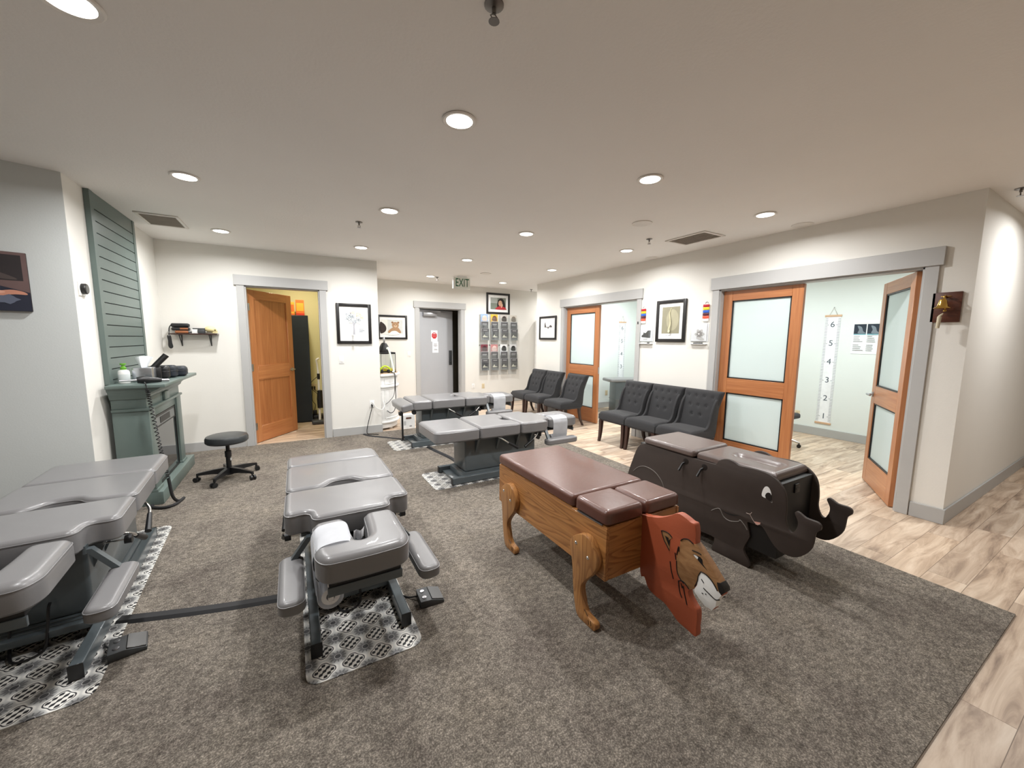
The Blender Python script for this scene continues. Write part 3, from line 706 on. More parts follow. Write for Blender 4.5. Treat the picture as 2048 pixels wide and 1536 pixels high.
tag(obj('cord_cover', ribbon([(1.60, 5.17, .008), (1.64, 4.9, .008), (1.70, 4.55, .008), (1.72, 4.17, .008)], .06, .014), RUBBER), 'dark cord cover on the carpet between the two back tables', 'cord cover')

# ================================================================== lion bench
LX = 1.30   # outer face of the near legs
t = thing('lion_bench', 'wooden childrens bench shaped like a lion, brown cushions and rust-red mane', 'bench', (1.62, 1.95, .008))
ox, oy = 1.62, 1.95
def yz(pts): return [(a-oy, b-.008) for a, b in pts]
for x0, x1 in ((1.34, 1.362), (1.878, 1.90)): obj('side_panel', bx((x0-ox, 1.366-oy, .283), (x1-ox, 2.53-oy, .57), .002, 1), OAKY, t)
for y0, y1 in ((1.368, 1.39), (2.506, 2.528)): obj('end_panel', bx((1.362-ox, y0-oy, .283), (1.878-ox, y1-oy, .57), .002, 1), OAKX, t)
obj('top_board', bx((1.345-ox, 1.37-oy, .566), (1.895-ox, 2.525-oy, .575)), OAKY, t)
LEG = [(1.608, .398), (1.595, .435), (1.567, .463), (1.524, .49), (1.482, .5), (1.445, .488), (1.409, .453), (1.389, .413), (1.39, .374), (1.412, .322), (1.471, .252), (1.499, .212), (1.507, .177), (1.492, .126), (1.479, .089), (1.456, .064), (1.425, .058), (1.394, .052), (1.384, .034), (1.392, .012), (1.43, .008), (1.48, .008), (1.515, .010), (1.539, .03), (1.556, .085), (1.572, .177), (1.582, .28), (1.597, .35)]
LEG = smooth2(LEG, 3)
for dy in (0, .83):
    for x0, x1, s in ((1.30, 1.339, -1), (1.901, 1.94, 1)):
        lg = obj('leg', prism(Bm(), yz([(a+dy, b) for a, b in LEG]), x0-ox, x1-ox, YZ, .004), OAKZ, t)
        xo = (x0 if s < 0 else x1)-ox
        for by, bz in ((1.554, .419), (1.456, .38)):
            m = Matrix.Translation((xo, by+dy-oy, bz)) @ Matrix.Rotation(s*pi/2, 4, 'Y'); obj('bolt', lathe(Bm(), [(0, .006), (.006, .005), (.010, .0), (.012, -.001), (0, -.001)], 14, m), CHROME, lg)
        b = Bm()
        for pp in ([(1.470, .078), (1.455, .072), (1.440, .058)], [(1.418, .045), (1.413, .03), (1.413, .02)], [(1.437, .04), (1.432, .026), (1.432, .016)]):
            tube(b, [(xo+s*.0005, a+dy-oy, c) for a, c in pp], .0018, 5)
        obj('claw_mark', b, PBLACK, lg)
def rect(x0, y0, x1, y1, r): return rpoly([(x0-ox, y0-oy), (x1-ox, y0-oy), (x1-ox, y1-oy), (x0-ox, y1-oy)], r, 5)
obj('seat_cushion', pad(Bm(), rect(1.335, 1.632, 1.905, 2.54, .034), .576, .648, .024, .008), BRLEATH, t)
obj('chest_cushion', pad(Bm(), rect(1.335, 1.36, 1.607, 1.622, .036), .58, .659, .026, .006), BRLEATH, t)
obj('chest_cushion', pad(Bm(), rect(1.622, 1.36, 1.90, 1.622, .036), .58, .654, .026, .006), BRLEATH, t)
b = bx((1.338-ox, 1.40-oy, .574), (1.36-ox, 1.60-oy, .580)); obj('hinge_strip', b, STEEL, t)
HEAD = [(1.384, 0.563), (1.328, 0.602), (1.267, 0.622), (1.208, 0.655), (1.157, 0.69), (1.118, 0.687), (1.085, 0.676), (1.063, 0.673), (1.053, 0.63), (1.051, 0.579), (1.03, 0.562), (1.003, 0.536), (0.976, 0.511), (0.94, 0.473), (0.919, 0.451), (0.905, 0.434), (0.908, 0.411), (0.917, 0.402), (0.936, 0.371), (0.937, 0.343), (0.952, 0.311), (0.982, 0.312), (1.013, 0.329), (1.041, 0.348), (1.046, 0.36), (1.067, 0.342), (1.074, 0.328), (1.067, 0.306), (1.041, 0.276), (1.024, 0.261), (1.019, 0.223), (1.021, 0.175), (1.021, 0.13), (1.064, 0.134), (1.121, 0.142), (1.164, 0.168), (1.208, 0.189), (1.259, 0.191), (1.307, 0.208), (1.337, 0.255), (1.366, 0.268)]
hd = obj('mane_board', prism(Bm(), yz(smooth2(HEAD, 3)), 1.60-ox, 1.638-ox, YZ, .003), RUST, t)
PATCH = [(1.129, 0.563), (1.116, 0.577), (1.089, 0.587), (1.062, 0.578), (1.050, 0.5815), (1.028, 0.5655), (1.0, 0.5395), (0.973, 0.5145), (0.937, 0.4765), (0.916, 0.4545), (0.903, 0.437), (0.914, 0.407), (0.931, 0.42), (0.957, 0.449), (0.988, 0.465), (1.015, 0.465), (1.026, 0.438), (1.029, 0.411), (1.04, 0.377), (1.046, 0.363), (1.067, 0.345), (1.096, 0.357), (1.125, 0.376), (1.141, 0.405), (1.146, 0.45), (1.144, 0.483), (1.132, 0.515)]
MUZ = [(1.015, 0.465), (0.988, 0.465), (0.957, 0.449), (0.931, 0.42), (0.914, 0.410), (0.934, 0.371), (0.936, 0.343), (0.952, 0.314), (0.982, 0.315), (1.013, 0.332), (1.039, 0.35), (1.04, 0.363), (1.028, 0.389), (1.027, 0.417), (1.024, 0.442)]
EAR = [(1.242, 0.563), (1.22, 0.568), (1.196, 0.566), (1.178, 0.556), (1.188, 0.54), (1.188, 0.511), (1.189, 0.481), (1.204, 0.5), (1.224, 0.523)]
EARI = [(1.219, 0.546), (1.198, 0.544), (1.195, 0.530), (1.189, 0.543), (1.189, 0.524), (1.191, 0.502), (1.199, 0.514)]
NOSE = [(0.934, 0.457), (0.9215, 0.461), (0.9035, 0.444), (0.901, 0.431), (0.914, 0.414), (0.924, 0.424)]
EYE = [(1.061, 0.529), (1.043, 0.532), (1.023, 0.533), (1.012, 0.526), (1.008, 0.506), (0.984, 0.487), (1.005, 0.497), (1.026, 0.508), (1.039, 0.517)]
EYEW = [(1.056, 0.528), (1.043, 0.530), (1.033, 0.527), (1.035, 0.516), (1.047, 0.52)]
STR = [[(1.242, .563), (1.224, .523), (1.204, .5), (1.189, .481)], [(1.242, 0.563), (1.22, 0.569), (1.196, 0.567), (1.178, 0.556)], [(1.065, 0.545), (1.039, 0.549), (1.019, 0.547)], [(1.181, 0.428), (1.172, 0.387), (1.157, 0.348)], [(1.128, 0.354), (1.118, 0.306), (1.104, 0.28)], [(1.1, 0.343), (1.089, 0.303), (1.074, 0.261)], [(1.128, 0.354), (1.102, 0.366), (1.068, 0.346)], [(1.112, .35), (1.105, .33), (1.1, .343)],
       [(0.997, 0.395), (0.967, 0.384), (0.937, 0.375), (0.918, 0.386)], [(1.129, 0.563), (1.116, 0.578), (1.089, 0.588), (1.062, 0.579)], [(1.146, 0.481), (1.138, 0.528), (1.134, 0.505)], [(1.156, 0.487), (1.149, 0.454)], [(1.145, .45), (1.14, .405), (1.125, .376), (1.098, .357)], [(1.015, .465), (1.026, .438), (1.029, .411), (1.04, .377)], [(1.015, .465), (.988, .465), (.957, .449), (.931, .42)], [(1.01, 0.432), (0.997, 0.42)], [(1.003, 0.367), (0.996, 0.367)], [(0.986, 0.374), (0.981, 0.372)]]
for nm, pts, m, e in (('face_patch', PATCH, TAN, .0012), ('muzzle', MUZ, PWHITE, .0018), ('nose', NOSE, PBLACK, .0024)):     # painted right round the board edge
    obj(nm, prism(Bm(), yz(inset(pts, -e)), 1.60-ox-e, 1.638-ox+e, YZ, .0008), m, hd)
for xs, s in ((1.60, -1), (1.638, 1)):
    f = lambda a, c, d, xs=xs, s=s: (xs-ox+s*d, a, c)
    for nm, pts, m, h in (('ear', EAR, TAN, .0012), ('ear_hollow', EARI, PBLACK, .002), ('eye', EYE, PBLACK, .002), ('eye_white', EYEW, PWHITE, .0028)):
        obj(nm, prism(Bm(), yz(pts), -.002, h, f), m, hd, 0)
    b = Bm()
    for p in STR: tube(b, [(xs-ox+s*.0022, a-oy, c-.008) for a, c in smooth2(p, 4, False)], .0024, 5)
    obj('ink_stroke', b, PBLACK, hd)

# ================================================================== elephant bench
ox, oy = 2.82, 1.75
t = thing('elephant_bench', 'dark brown childrens bench shaped like an elephant with curled trunks', 'bench', (ox, oy, .008))
EL_ = [(2.423, 0.273), (2.399, 0.373), (2.368, 0.461), (2.331, 0.561), (2.293, 0.62), (2.235, 0.648), (2.076, 0.645), (1.858, 0.645), (1.675, 0.648), (1.595, 0.652), (1.583, 0.675), (1.557, 0.698), (1.514, 0.712), (1.471, 0.707), (1.44, 0.692), (1.412, 0.69), (1.333, 0.697), (1.272, 0.695), (1.22, 0.68), (1.183, 0.656), (1.152, 0.62), (1.135, 0.571), (1.127, 0.495), (1.128, 0.448), (1.121, 0.411), (1.105, 0.378), (1.084, 0.368), (1.07, 0.391), (1.061, 0.422), (1.062, 0.452), (1.074, 0.478), (1.082, 0.498), (1.07, 0.511), (1.05, 0.504), (1.023, 0.490), (0.986, 0.489), (0.962, 0.487), (0.946, 0.473), (0.946, 0.447), (0.967, 0.421), (0.971, 0.379), (0.978, 0.323), (1.005, 0.271), (1.047, 0.229), (1.092, 0.214), (1.148, 0.221), (1.193, 0.256), (1.226, 0.299), (1.255, 0.331), (1.273, 0.331), (1.335, 0.325), (1.349, 0.319), (1.337, 0.273), (1.327, 0.226), (1.347, 0.173), (1.36, 0.123), (1.345, 0.086), (1.321, 0.055), (1.321, 0.008), (1.444, 0.008), (1.576, 0.008), (1.578, 0.045), (1.569, 0.109), (1.646, 0.109), (1.9, .108), (2.02, .112), (2.03, .06), (2.02, .008), (2.30, .008), (2.385, .012), (2.40, .1), (2.42, .2)]
EL_ = smooth2(EL_, 2)
for x0, x1, s, near in ((2.60, 2.622, -1, 1), (3.018, 3.04, 1, 0)):
    sp = obj('elephant_side', prism(Bm(), yz(EL_), x0-ox, x1-ox, YZ, .003), ELE, t)
    xo = (x0 if s < 0 else x1)-ox
    for p, r in (([(1.602, 0.303), (1.567, 0.331), (1.54, 0.337), (1.51, 0.295), (1.465, 0.282), (1.407, 0.303), (1.395, 0.317), (1.365, 0.295), (1.345, 0.269)], .0035), ([(2.348, 0.371), (2.295, 0.421), (2.229, 0.448), (2.15, 0.443), (2.086, 0.415), (2.033, 0.359), (2.01, 0.289)], .0035)):
        obj('engraved_outline', tube(Bm(), [(xo, a-oy, c-.008) for a, c in smooth2(p, 5, False)], r, 6), ELEL, sp)
    f = lambda a, c, d, xo=xo, s=s: (xo+s*d, a, c)
    obj('ear_fold', prism(Bm(), yz(smooth2([(1.535, 0.339), (1.494, 0.325), (1.451, 0.325), (1.406, 0.345), (1.395, .352), (1.44, .34), (1.494, .333)], 3)), -.002, .001, f), ELEB, sp, 0)
    obj('eye_white', prism(Bm(), yz(smooth2([(1.272, 0.535), (1.27, 0.575), (1.256, 0.604), (1.236, 0.604), (1.22, 0.575), (1.212, 0.53), (1.21, 0.512), (1.235, 0.527)], 3)), -.002, .001, f), PWHITE, sp, 0)
    obj('pupil', prism(Bm(), yz([(1.253, 0.545), (1.249, .560), (1.238, 0.571), (1.225, .571), (1.215, 0.558), (1.21, 0.514), (1.233, 0.524), (1.248, 0.53)]), -.002, .0018, f), PBLACK, sp, 0)
    obj('smile', tube(tube(Bm(), [(xo, a-oy, c-.008) for a, c in smooth2([(1.36, 0.384), (1.345, 0.383), (1.332, .388), (1.325, 0.402)], 4, False)], .0025, 6), [(xo, a-oy, c-.008) for a, c in smooth2([(1.338, 0.386), (1.318, 0.358), (1.293, 0.335), (1.267, 0.343)], 4, False)], .0025, 6), mat('smile line', (150, 136, 128), .5), sp)
    obj('tongue', prism(Bm(), yz([(1.305, 0.347), (1.266, 0.355), (1.272, .34), (1.281, 0.331), (1.295, 0.331)]), -.002, .001, f), mat('tongue pink', (206, 150, 136), .5), sp, 0)
    for hy in (1.834, 1.679):
        m = Matrix.Translation((xo-s*.001, hy-oy, .597)) @ Matrix.Rotation(s*pi/2, 4, 'Y')
        obj('peg_hole', lathe(Bm(), [(0, .0026), (.021, .0026), (.023, .0022), (.023, 0), (0, 0)], 24, m), PBLACK, sp)
        lv = obj('peg', tube(Bm(), [(xo-s*.002, hy-oy+.012, .585), (xo+s*.012, hy-oy+.02, .575), (xo+s*.045, hy-oy+.026, .525)], [.007, .008, .009], 8), BLACK, sp)
b = Bm(); box(b, (2.622-ox, 1.17-oy, .135), (3.018-ox, 2.30-oy, .635), .004); obj('body_box', b, ELEB, t)
b = Bm(); box(b, (2.77-ox, 1.160-oy, .55), (2.83-ox, 1.1705-oy, .61), .003); box(b, (2.78-ox, 1.158-oy, .575), (2.82-ox, 1.161-oy, .585)); obj('power_switch', b, BLACK, t)
def rect(x0, y0, x1, y1, r): return rpoly([(x0-ox, y0-oy), (x1-ox, y0-oy), (x1-ox, y1-oy), (x0-ox, y1-oy)], r, 5)
obj('rear_cushion', pad(Bm(), rect(2.592, 1.768, 3.048, 2.25, .036), .642, .698, .026, .004), TAUPE, t)
# front cushion with a long face slot
tm = bmesh.new(); nx, ny = 30, 44; x0, x1, y0, y1 = 2.6235-ox, 3.0165-ox, 1.205-oy, 1.758-oy
def hgt(x, y):
    e = min(x-x0, x1-x, y-y0, y1-y); z = .693
    if e < .028: z -= .028*(1-math.sqrt(max(0, 1-((.028-e)/.028)**2)))
    qy = (y-(1.43-oy)); d = hypot(x-.0, max(0, abs(qy)-.12)); z -= .034*max(0., 1-(d/.05)**2)
    return z
g = []
def warp(k, n): a = k/n; return .5-.5*cos(pi*a)*(abs(cos(pi*a))**-.25 if abs(cos(pi*a)) > 1e-3 else 1)
for j in range(ny+1):
    yy = y0+(y1-y0)*warp(j, ny); g.append([tm.verts.new((x0+(x1-x0)*warp(i, nx), yy, hgt(x0+(x1-x0)*warp(i, nx), yy))) for i in range(nx+1)])
for j in range(ny):
    for i in range(nx): tm.faces.new((g[j][i], g[j][i+1], g[j+1][i+1], g[j+1][i]))
be = [e for e in tm.edges if e.is_boundary]; r = bmesh.ops.extrude_edge_only(tm, edges=be); vs_ = [v for v in r['geom'] if isinstance(v, bmesh.types.BMVert)]
for v in vs_: v.co.z = .642
tm.faces.new([v for v in sorted(vs_, key=lambda v: atan2(v.co.y-(y0+y1)/2, v.co.x-(x0+x1)/2))])
obj('front_cushion', tm, TAUPE, t, 60)

# ================================================================== tufted chairs (local: faces -x, origin under the seat centre)
def make_chair():
    t = thing('tufted_chair', '', 'chair')
    # seat
    pts = rpoly([(-.25, -.262), (.20, -.235), (.20, .235), (-.25, .262)], [.05, .05, .05, .05], 5)
    tm = bmesh.new(); n = 24; gr = []
    for j in range(n+1):
        row = []
        for i in range(n+1):
            a, c = i/n, j/n; x = -.255+.49*a; hw = .257-.022*a; y = (c*2-1)*hw
            e = min(1, min(a*.49, (1-c)*2*hw, c*2*hw)/.035); z = .455+.022*sin(pi*min(1, a*1.1+.08))*sin(pi*c)**.6 - .032*(1-math.sqrt(max(0, 1-(1-e)**2)))
            row.append(tm.verts.new((x, y, z)))
        gr.append(row)
    for j in range(n):
        for i in range(n): tm.faces.new((gr[j][i], gr[j][i+1], gr[j+1][i+1], gr[j+1][i]))
    r = bmesh.ops.extrude_edge_only(tm, edges=[e for e in tm.edges if e.is_boundary])
    ve = [v for v in r['geom'] if isinstance(v, bmesh.types.BMVert)]
    for v in ve: v.co.z = .345
    tm.faces.new(sorted(ve, key=lambda v: atan2(v.co.y, v.co.x+.01)))
    obj('seat', tm, FABRIC, t, 55)
    b = bx((-.245, -.25, .325), (.20, .25, .346), .003); obj('seat_rail', b, mat('seat rail', (52, 48, 48), .8), t)
    # button-tufted back
    BT = [(-.78, .84), (-.26, .84), (.26, .84), (.78, .84), (-.55, .60), (0, .60), (.55, .60), (-.32, .36), (.32, .36)]
    def hw(v): return .213 + .048*max(0, (v-.25)/.75)**1.15 + .02*max(0, .18-v)/.18
    def cx_(v): return .175 + .085*v + .05*v*v
    nu, nv = 34, 34; tm = bmesh.new(); fr, bk = [], []
    zb, zt = .43, .905
    def P(u, v, side):
        w = hw(v); y = u*w; z = zb+(zt-zb)*v
        th = .04
        x = cx_(v)
        ed = min(1, (1-abs(u))*w/.03, (1-v)*(zt-zb)/.03); rnd = 1-math.sqrt(max(0, 1-(1-ed)**2))
        if side == 0:
            x -= th - .03*rnd
            for bu, bv in BT:
                d2 = ((u-bu*.85)*w)**2+((v-bv)*(zt-zb))**2; x += .016*math.exp(-d2/.00045)
            x += .012*u*u*v
        else: x += .075 - .04*rnd + .01*(1-v)
        return (x, y, z)
    for j in range(nv+1):
        v = j/nv
        fr.append([tm.verts.new(P(i/nu*2-1, v, 0)) for i in range(nu+1)]); bk.append([tm.verts.new(P(i/nu*2-1, v, 1)) for i in range(nu+1)])
    for j in range(nv):
        for i in range(nu):
            tm.faces.new((fr[j][i], fr[j][i+1], fr[j+1][i+1], fr[j+1][i])); tm.faces.new((bk[j][i+1], bk[j][i], bk[j+1][i], bk[j+1][i+1]))
        tm.faces.new((fr[j][0], fr[j+1][0], bk[j+1][0], bk[j][0])); tm.faces.new((fr[j][nu], bk[j][nu], bk[j+1][nu], fr[j+1][nu]))
    for i in range(nu):
        tm.faces.new((fr[nv][i], fr[nv][i+1], bk[nv][i+1], bk[nv][i])); tm.faces.new((fr[0][i+1], fr[0][i], bk[0][i], bk[0][i+1]))
    bkp = obj('backrest', tm, FABRIC, t, 60)
    for bu, bv in BT:
        x, y, z = P(bu*.85, bv, 0)
        m = Matrix.Translation((x-.001, y, z)) @ Matrix.Rotation(-pi/2+.1, 4, 'Y'); obj('button', lathe(Bm(), [(0, .006), (.007, .004), (.010, 0), (0, 0)], 12, m), BUTTON, bkp)
    for s in (-1, 1):
        # side wings that run from the back down to the seat
        w = obj('side_wing', prism(Bm(), smooth2([(.0, .44), (.07, .47), (.12, .53), (.15, .64), (.20, .76), (.26, .82), (.285, .74), (.265, .55), (.235, .36), (.10, .36)], 3), s*.205, s*.236, lambda a, c, d: (a, d, c), .006), FABRIC, t)
        b = Bm(); P4 = [(-.225, s*.225, .335), (-.228, s*.227, .2), (-.238, s*.23, .08), (-.252, s*.232, 0)]
        tm = bmesh.new(); rings = []
        for k, (p, h) in enumerate(zip(P4, (.025, .022, .019, .017))): rings.append([tm.verts.new((p[0]+a*h, p[1]+c*h, p[2])) for a, c in ((-1, -1), (1, -1), (1, 1), (-1, 1))])
        for a, c in zip(rings, rings[1:]):
            for k in range(4): tm.faces.new((a[k], a[(k+1) % 4], c[(k+1) % 4], c[k]))
        tm.faces.new(rings[0]); tm.faces.new(rings[-1]); obj('leg', tm, DWOOD, t)
        P4 = [(.19, s*.20, .36), (.20, s*.20, .25), (.225, s*.203, .12), (.285, s*.206, 0)]
        tm = bmesh.new(); rings = []
        for k, (p, h) in enumerate(zip(P4, (.024, .021, .018, .015))): rings.append([tm.verts.new((p[0]+a*h, p[1]+c*h, p[2])) for a, c in ((-1, -1), (1, -1), (1, 1), (-1, 1))])
        for a, c in zip(rings, rings[1:]):
            for k in range(4): tm.faces.new((a[k], a[(k+1) % 4], c[(k+1) % 4], c[k]))
        tm.faces.new(rings[0]); tm.faces.new(rings[-1]); obj('leg', tm, DWOOD, t)
    return t
ch = make_chair(); CG = 'charcoal tufted chairs along the right wall'
ch['label'] = 'charcoal tufted chair under the spine print, leftmost of the three pushed together'; ch['group'] = CG; ch.location = (4.26, 4.09, 0)
dup(ch, (4.26, 3.56, 0), 0, 'charcoal tufted chair under the spine print, middle of the three pushed together')
dup(ch, (4.26, 3.03, 0), 0, 'charcoal tufted chair beside the wide exam doors, behind the elephant bench')
dup(ch, (4.22, 6.73, 0), 0, 'charcoal tufted chair nearest the back wall under the seesaw print')
dup(ch, (4.22, 6.19, 0), 0, 'charcoal tufted chair between two others beside the narrow exam door')
dup(ch, (4.20, 5.48, 0), 0, 'charcoal tufted chair standing in front of the narrow frosted exam door')

# ================================================================== left wall: shiplap panel, fireplace mantel and what stands on it
t = thing('shiplap_panel', 'sage green shiplap wall panel above the fireplace mantel', 'wall panel', (-1.409, 5.09, 1.11))
b = Bm(); y0, y1 = 4.565-5.09, 5.62-5.09; zt = H-.001-1.11
zs = [2.582-.0957*i-1.11 for i in range(16)]
prev = zt
for z in zs:
    if z < .02: break
    box(b, (0, y0+.07, z+.004), (.032, y1-.06, prev), 0); prev = z-.004
box(b, (0, y0+.07, 0), (.032, y1-.06, prev), 0)
obj('board', b, SAGE, t)['label'] = 'sage boards with dark gaps'
obj('backing', bx((0, y0+.06, 0), (.024, y1-.05, zt)), SAGED, t)
for a, c in ((y0, y0+.0705), (y1-.0605, y1)): obj('stile', bx((0, a, 0), (.036, c, zt), .001, 1), SAGE, t)

t = thing('fireplace_mantel', 'sage green electric fireplace mantel against the left wall', 'fireplace', (-1.25, 5.07, .008))
ox, oy = -1.25, 5.07; xw = -1.3725-ox
def fb(name, lo, hi, m=SAGE, bev=.004, par=None): return obj(name, bx((lo[0]-ox, lo[1]-oy, lo[2]-.008), (hi[0]-ox, hi[1]-oy, hi[2]-.008), bev, 2), m, par or t)
fb('mantel_shelf', (-1.37, 4.42, 1.085), (-.985, 5.72, 1.115), SAGE, .005)
b = Bm()   # cove cornice: stacked flaring layers
K = [(-1.135, 4.50, 5.64, .985), (-1.12, 4.49, 5.65, 1.0), (-1.115, 4.483, 5.657, 1.02), (-1.09, 4.468, 5.672, 1.045), (-1.05, 4.45, 5.69, 1.065), (-1.02, 4.44, 5.70, 1.085)]
tm = bmesh.new(); rings = [[tm.verts.new(p) for p in ((-1.37-ox, a-oy, z-.008), (x-ox, a-oy, z-.008), (x-ox, c-oy, z-.008), (-1.37-ox, c-oy, z-.008))] for x, a, c, z in K]
for a, c in zip(rings, rings[1:]):
    for k in range(4): tm.faces.new((a[k], a[(k+1) % 4], c[(k+1) % 4], c[k]))
tm.faces.new(rings[0]); tm.faces.new(rings[-1]); obj('cornice', tm, SAGE, t, 25)
fb('frieze', (-1.37, 4.51, .90), (-1.14, 5.63, .99)); fb('band_moulding', (-1.37, 4.495, .875), (-1.115, 5.645, .90), SAGE, .006)
fb('keystone_block', (-1.142, 4.99, .905), (-1.118, 5.15, .985))
for a in (4.51, 5.46): fb('pilaster', (-1.37, a, .13), (-1.13, a+.17, .876)); fb('plinth_block', (-1.37, a-.008, .12), (-1.12, a+.178, .15))
fb('lintel', (-1.37, 4.68, .79), (-1.145, 5.46, .876))
fb('hearth', (-1.37, 4.50, .0085), (-1.085, 5.80, .125), SAGE, .004)
fb('firebox', (-1.37, 4.68, .125), (-1.16, 5.46, .79), BLACK, 0)
fr_ = Bm()
for lo, hi in (((4.69, .13), (4.71, .785)), ((5.43, .13), (5.45, .785)), ((4.71, .765), (5.43, .785)), ((4.71, .13), (5.43, .15)), ((4.71, .665), (5.43, .675))): box(fr_, (-1.165-ox, lo[0]-oy, lo[1]-.008), (-1.148-ox, hi[0]-oy, hi[1]-.008))
obj('insert_frame', fr_, BLACK, t)
fb('control_panel', (-1.16, 4.71, .675), (-1.152, 5.43, .765), mat('insert panel', (120, 124, 124), .4), 0)
fb('heater_grille', (-1.153, 4.90, .69), (-1.149, 5.24, .75), BLACK, 0)
fb('glass', (-1.16, 4.71, .15), (-1.152, 5.43, .665), mat('fire glass', (40, 42, 44), .05, 0., spec=1.), 0)
Z = 1.1155
# lotion bottle
t = thing('lotion_bottle', 'white bottle with a green pump cap on the mantel end', 'bottle', (-1.305, 4.65, Z))
obj('bottle_body', lathe(Bm(), [(0, 0), (.036, 0), (.04, .006), (.04, .095), (.034, .112), (.016, .12), (0, .12)], 24), WHITE, t)
obj('pump_cap', lathe(Bm(), [(.017, .118), (.02, .122), (.02, .14), (.012, .146), (.010, .16), (.02, .163), (.02, .175), (0, .176)], 20), mat('pump green', (104, 168, 52), .4), t)
obj('bottle_label', lathe(Bm(), [(.0404, .02), (.0408, .021), (.0408, .08), (.0404, .081)], 24), mat('label grey', (200, 206, 206), .5), t)
# tissue box
t = thing('tissue_box', 'silver tissue box with a white tissue standing up, on the mantel', 'tissue box', (-1.195, 4.755, Z), 0)
obj('box', bx((-.068, -.065, 0), (.068, .065, .13), .006, 2), mat('tissue silver', (178, 182, 188), .22, .8), t)
bm = bmesh.new(); bmesh.ops.create_grid(bm, x_segments=10, y_segments=10, size=.5)
for q in bm.verts: q.co = Vector((.085*q.co.x*(1.1+q.co.y), .02*sin(q.co.x*8)+.03*(q.co.y+.5)**2, .128+.105*(q.co.y+.5)*(1-.5*q.co.x**2)))
bmesh.ops.solidify(bm, geom=bm.faces[:], thickness=.001); obj('tissue', bm, PAPER, t)
# black tube leaning from a holder, dark cases
t = thing('instrument_holder', 'black holder with a thick black tube leaning out of it, beside the tissue box', 'holder', (-1.155, 4.885, Z), radians(12))
obj('holder', bx((-.05, -.045, 0), (.05, .045, .12), .01, 2), BLACK, t)
obj('tube', cyl(Bm(), (-.02, 0, .10), (.095, .02, .235), .024, .026), BLACK, t)
for lab, x, y, w, h, m in (('black upright case between the holder and the navy pouch', -1.15, 5.00, .10, .13, BLACK), ('navy rounded pouch at the back of the mantel items', -1.12, 5.13, .13, .125, NAVY), ('navy zip pouch at the far end of the mantel items', -1.07, 5.29, .16, .105, NAVY)):
    t = thing('storage_pouch', lab, 'pouch', (x, y, Z), radians(random.uniform(-8, 8)), 'pouches on the mantel')
    obj('body', pad(Bm(), rpoly([(-.085, -w/2), (.085, -w/2), (.085, w/2), (-.085, w/2)], .045, 5), 0, h, .035, .0, rb=.02), m, t)
    obj('zip', tube(Bm(), [(a, c, h*.55) for a, c in inset(rpoly([(-.085, -w/2), (.085, -w/2), (.085, w/2), (-.085, w/2)], .045, 5), -.0005)] + [(-.085+.045, -w/2-.0005, h*.55)], .003, 6), BLACK, t)
# percussion massager with its coiled cord
t = thing('handheld_massager', 'black handheld massager lying on the mantel front, coiled cord to the floor', 'massager', (-1.13, 4.53, Z), radians(-66))
mi_ = Matrix.Rotation(radians(66), 4, 'Z') @ Matrix.Translation((1.13, -4.53, -Z))
def wl(pts): return [mi_ @ Vector(p) for p in pts]
obj('body', tube(Bm(), [(-.004, -.06, .034), (.0, -.02, .036), (.0, .02, .03), (.004, .07, .026), (.006, .10, .022)], [.026, .034, .027, .022, .016], 14), BLACK, t)
obj('tip', tube(Bm(), [(-.004, -.06, .034), (-.006, -.11, .034), (-.008, -.17, .034)], [.012, .008, .007], 10), STEEL, t)
obj('collar', cyl(Bm(), (.006, .098, .022), (.008, .15, .02), .014), STEEL, t)
pts = []; path = [Vector(p) for p in spline(wl([(-1.14, 4.50, 1.13), (-1.115, 4.43, 1.128), (-1.10, 4.400, 1.09), (-1.09, 4.395, .99), (-1.072, 4.392, .80), (-1.052, 4.392, .58), (-1.03, 4.392, .40), (-1.015, 4.39, .27)]), 8)]
n = 420
for i in range(n):
    f = i/(n-1)*(len(path)-1); k = min(int(f), len(path)-2); p = path[k].lerp(path[k+1], f-k); d = (path[k+1]-path[k]).normalized(); x, y = frame_of(d); a = i*2*pi/9.; rr = .012 if f > 17 else .001
    pts.append(p+(x*cos(a)+y*sin(a))*rr)
obj('coiled_cord', tube(Bm(), pts, .004, 5), BLACK, t)
obj('cord_loop', tube(Bm(), spline(wl([(-1.015, 4.39, .27), (-1.0, 4.40, .10), (-.975, 4.46, .028), (-.955, 4.55, .0215), (-.99, 4.40, .0215), (-1.06, 4.36, .0215), (-1.15, 4.42, .0215), (-1.16, 4.47, .0215)]), 8), .0125, 9), RUBBER, t)
# thermostat
t = wthing('thermostat', 'round black thermostat on a white square plate on the white column', 'thermostat', 'left', 4.34, 1.895)
obj('wall_plate', bx((-.05, -.008, -.055), (.05, 0, .055), .003), WHITE, t)
m = Matrix.Rotation(pi/2, 4, 'X'); obj('dial', lathe(Bm(), [(0, .036), (.036, .036), (.041, .03), (.041, .008), (0, .008)], 32, m), BLACK, t); obj('screen', lathe(Bm(), [(0, .0375), (.03, .0365), (.03, .0355), (0, .0355)], 28, m), mat('glass black', (18, 18, 20), .08), t)
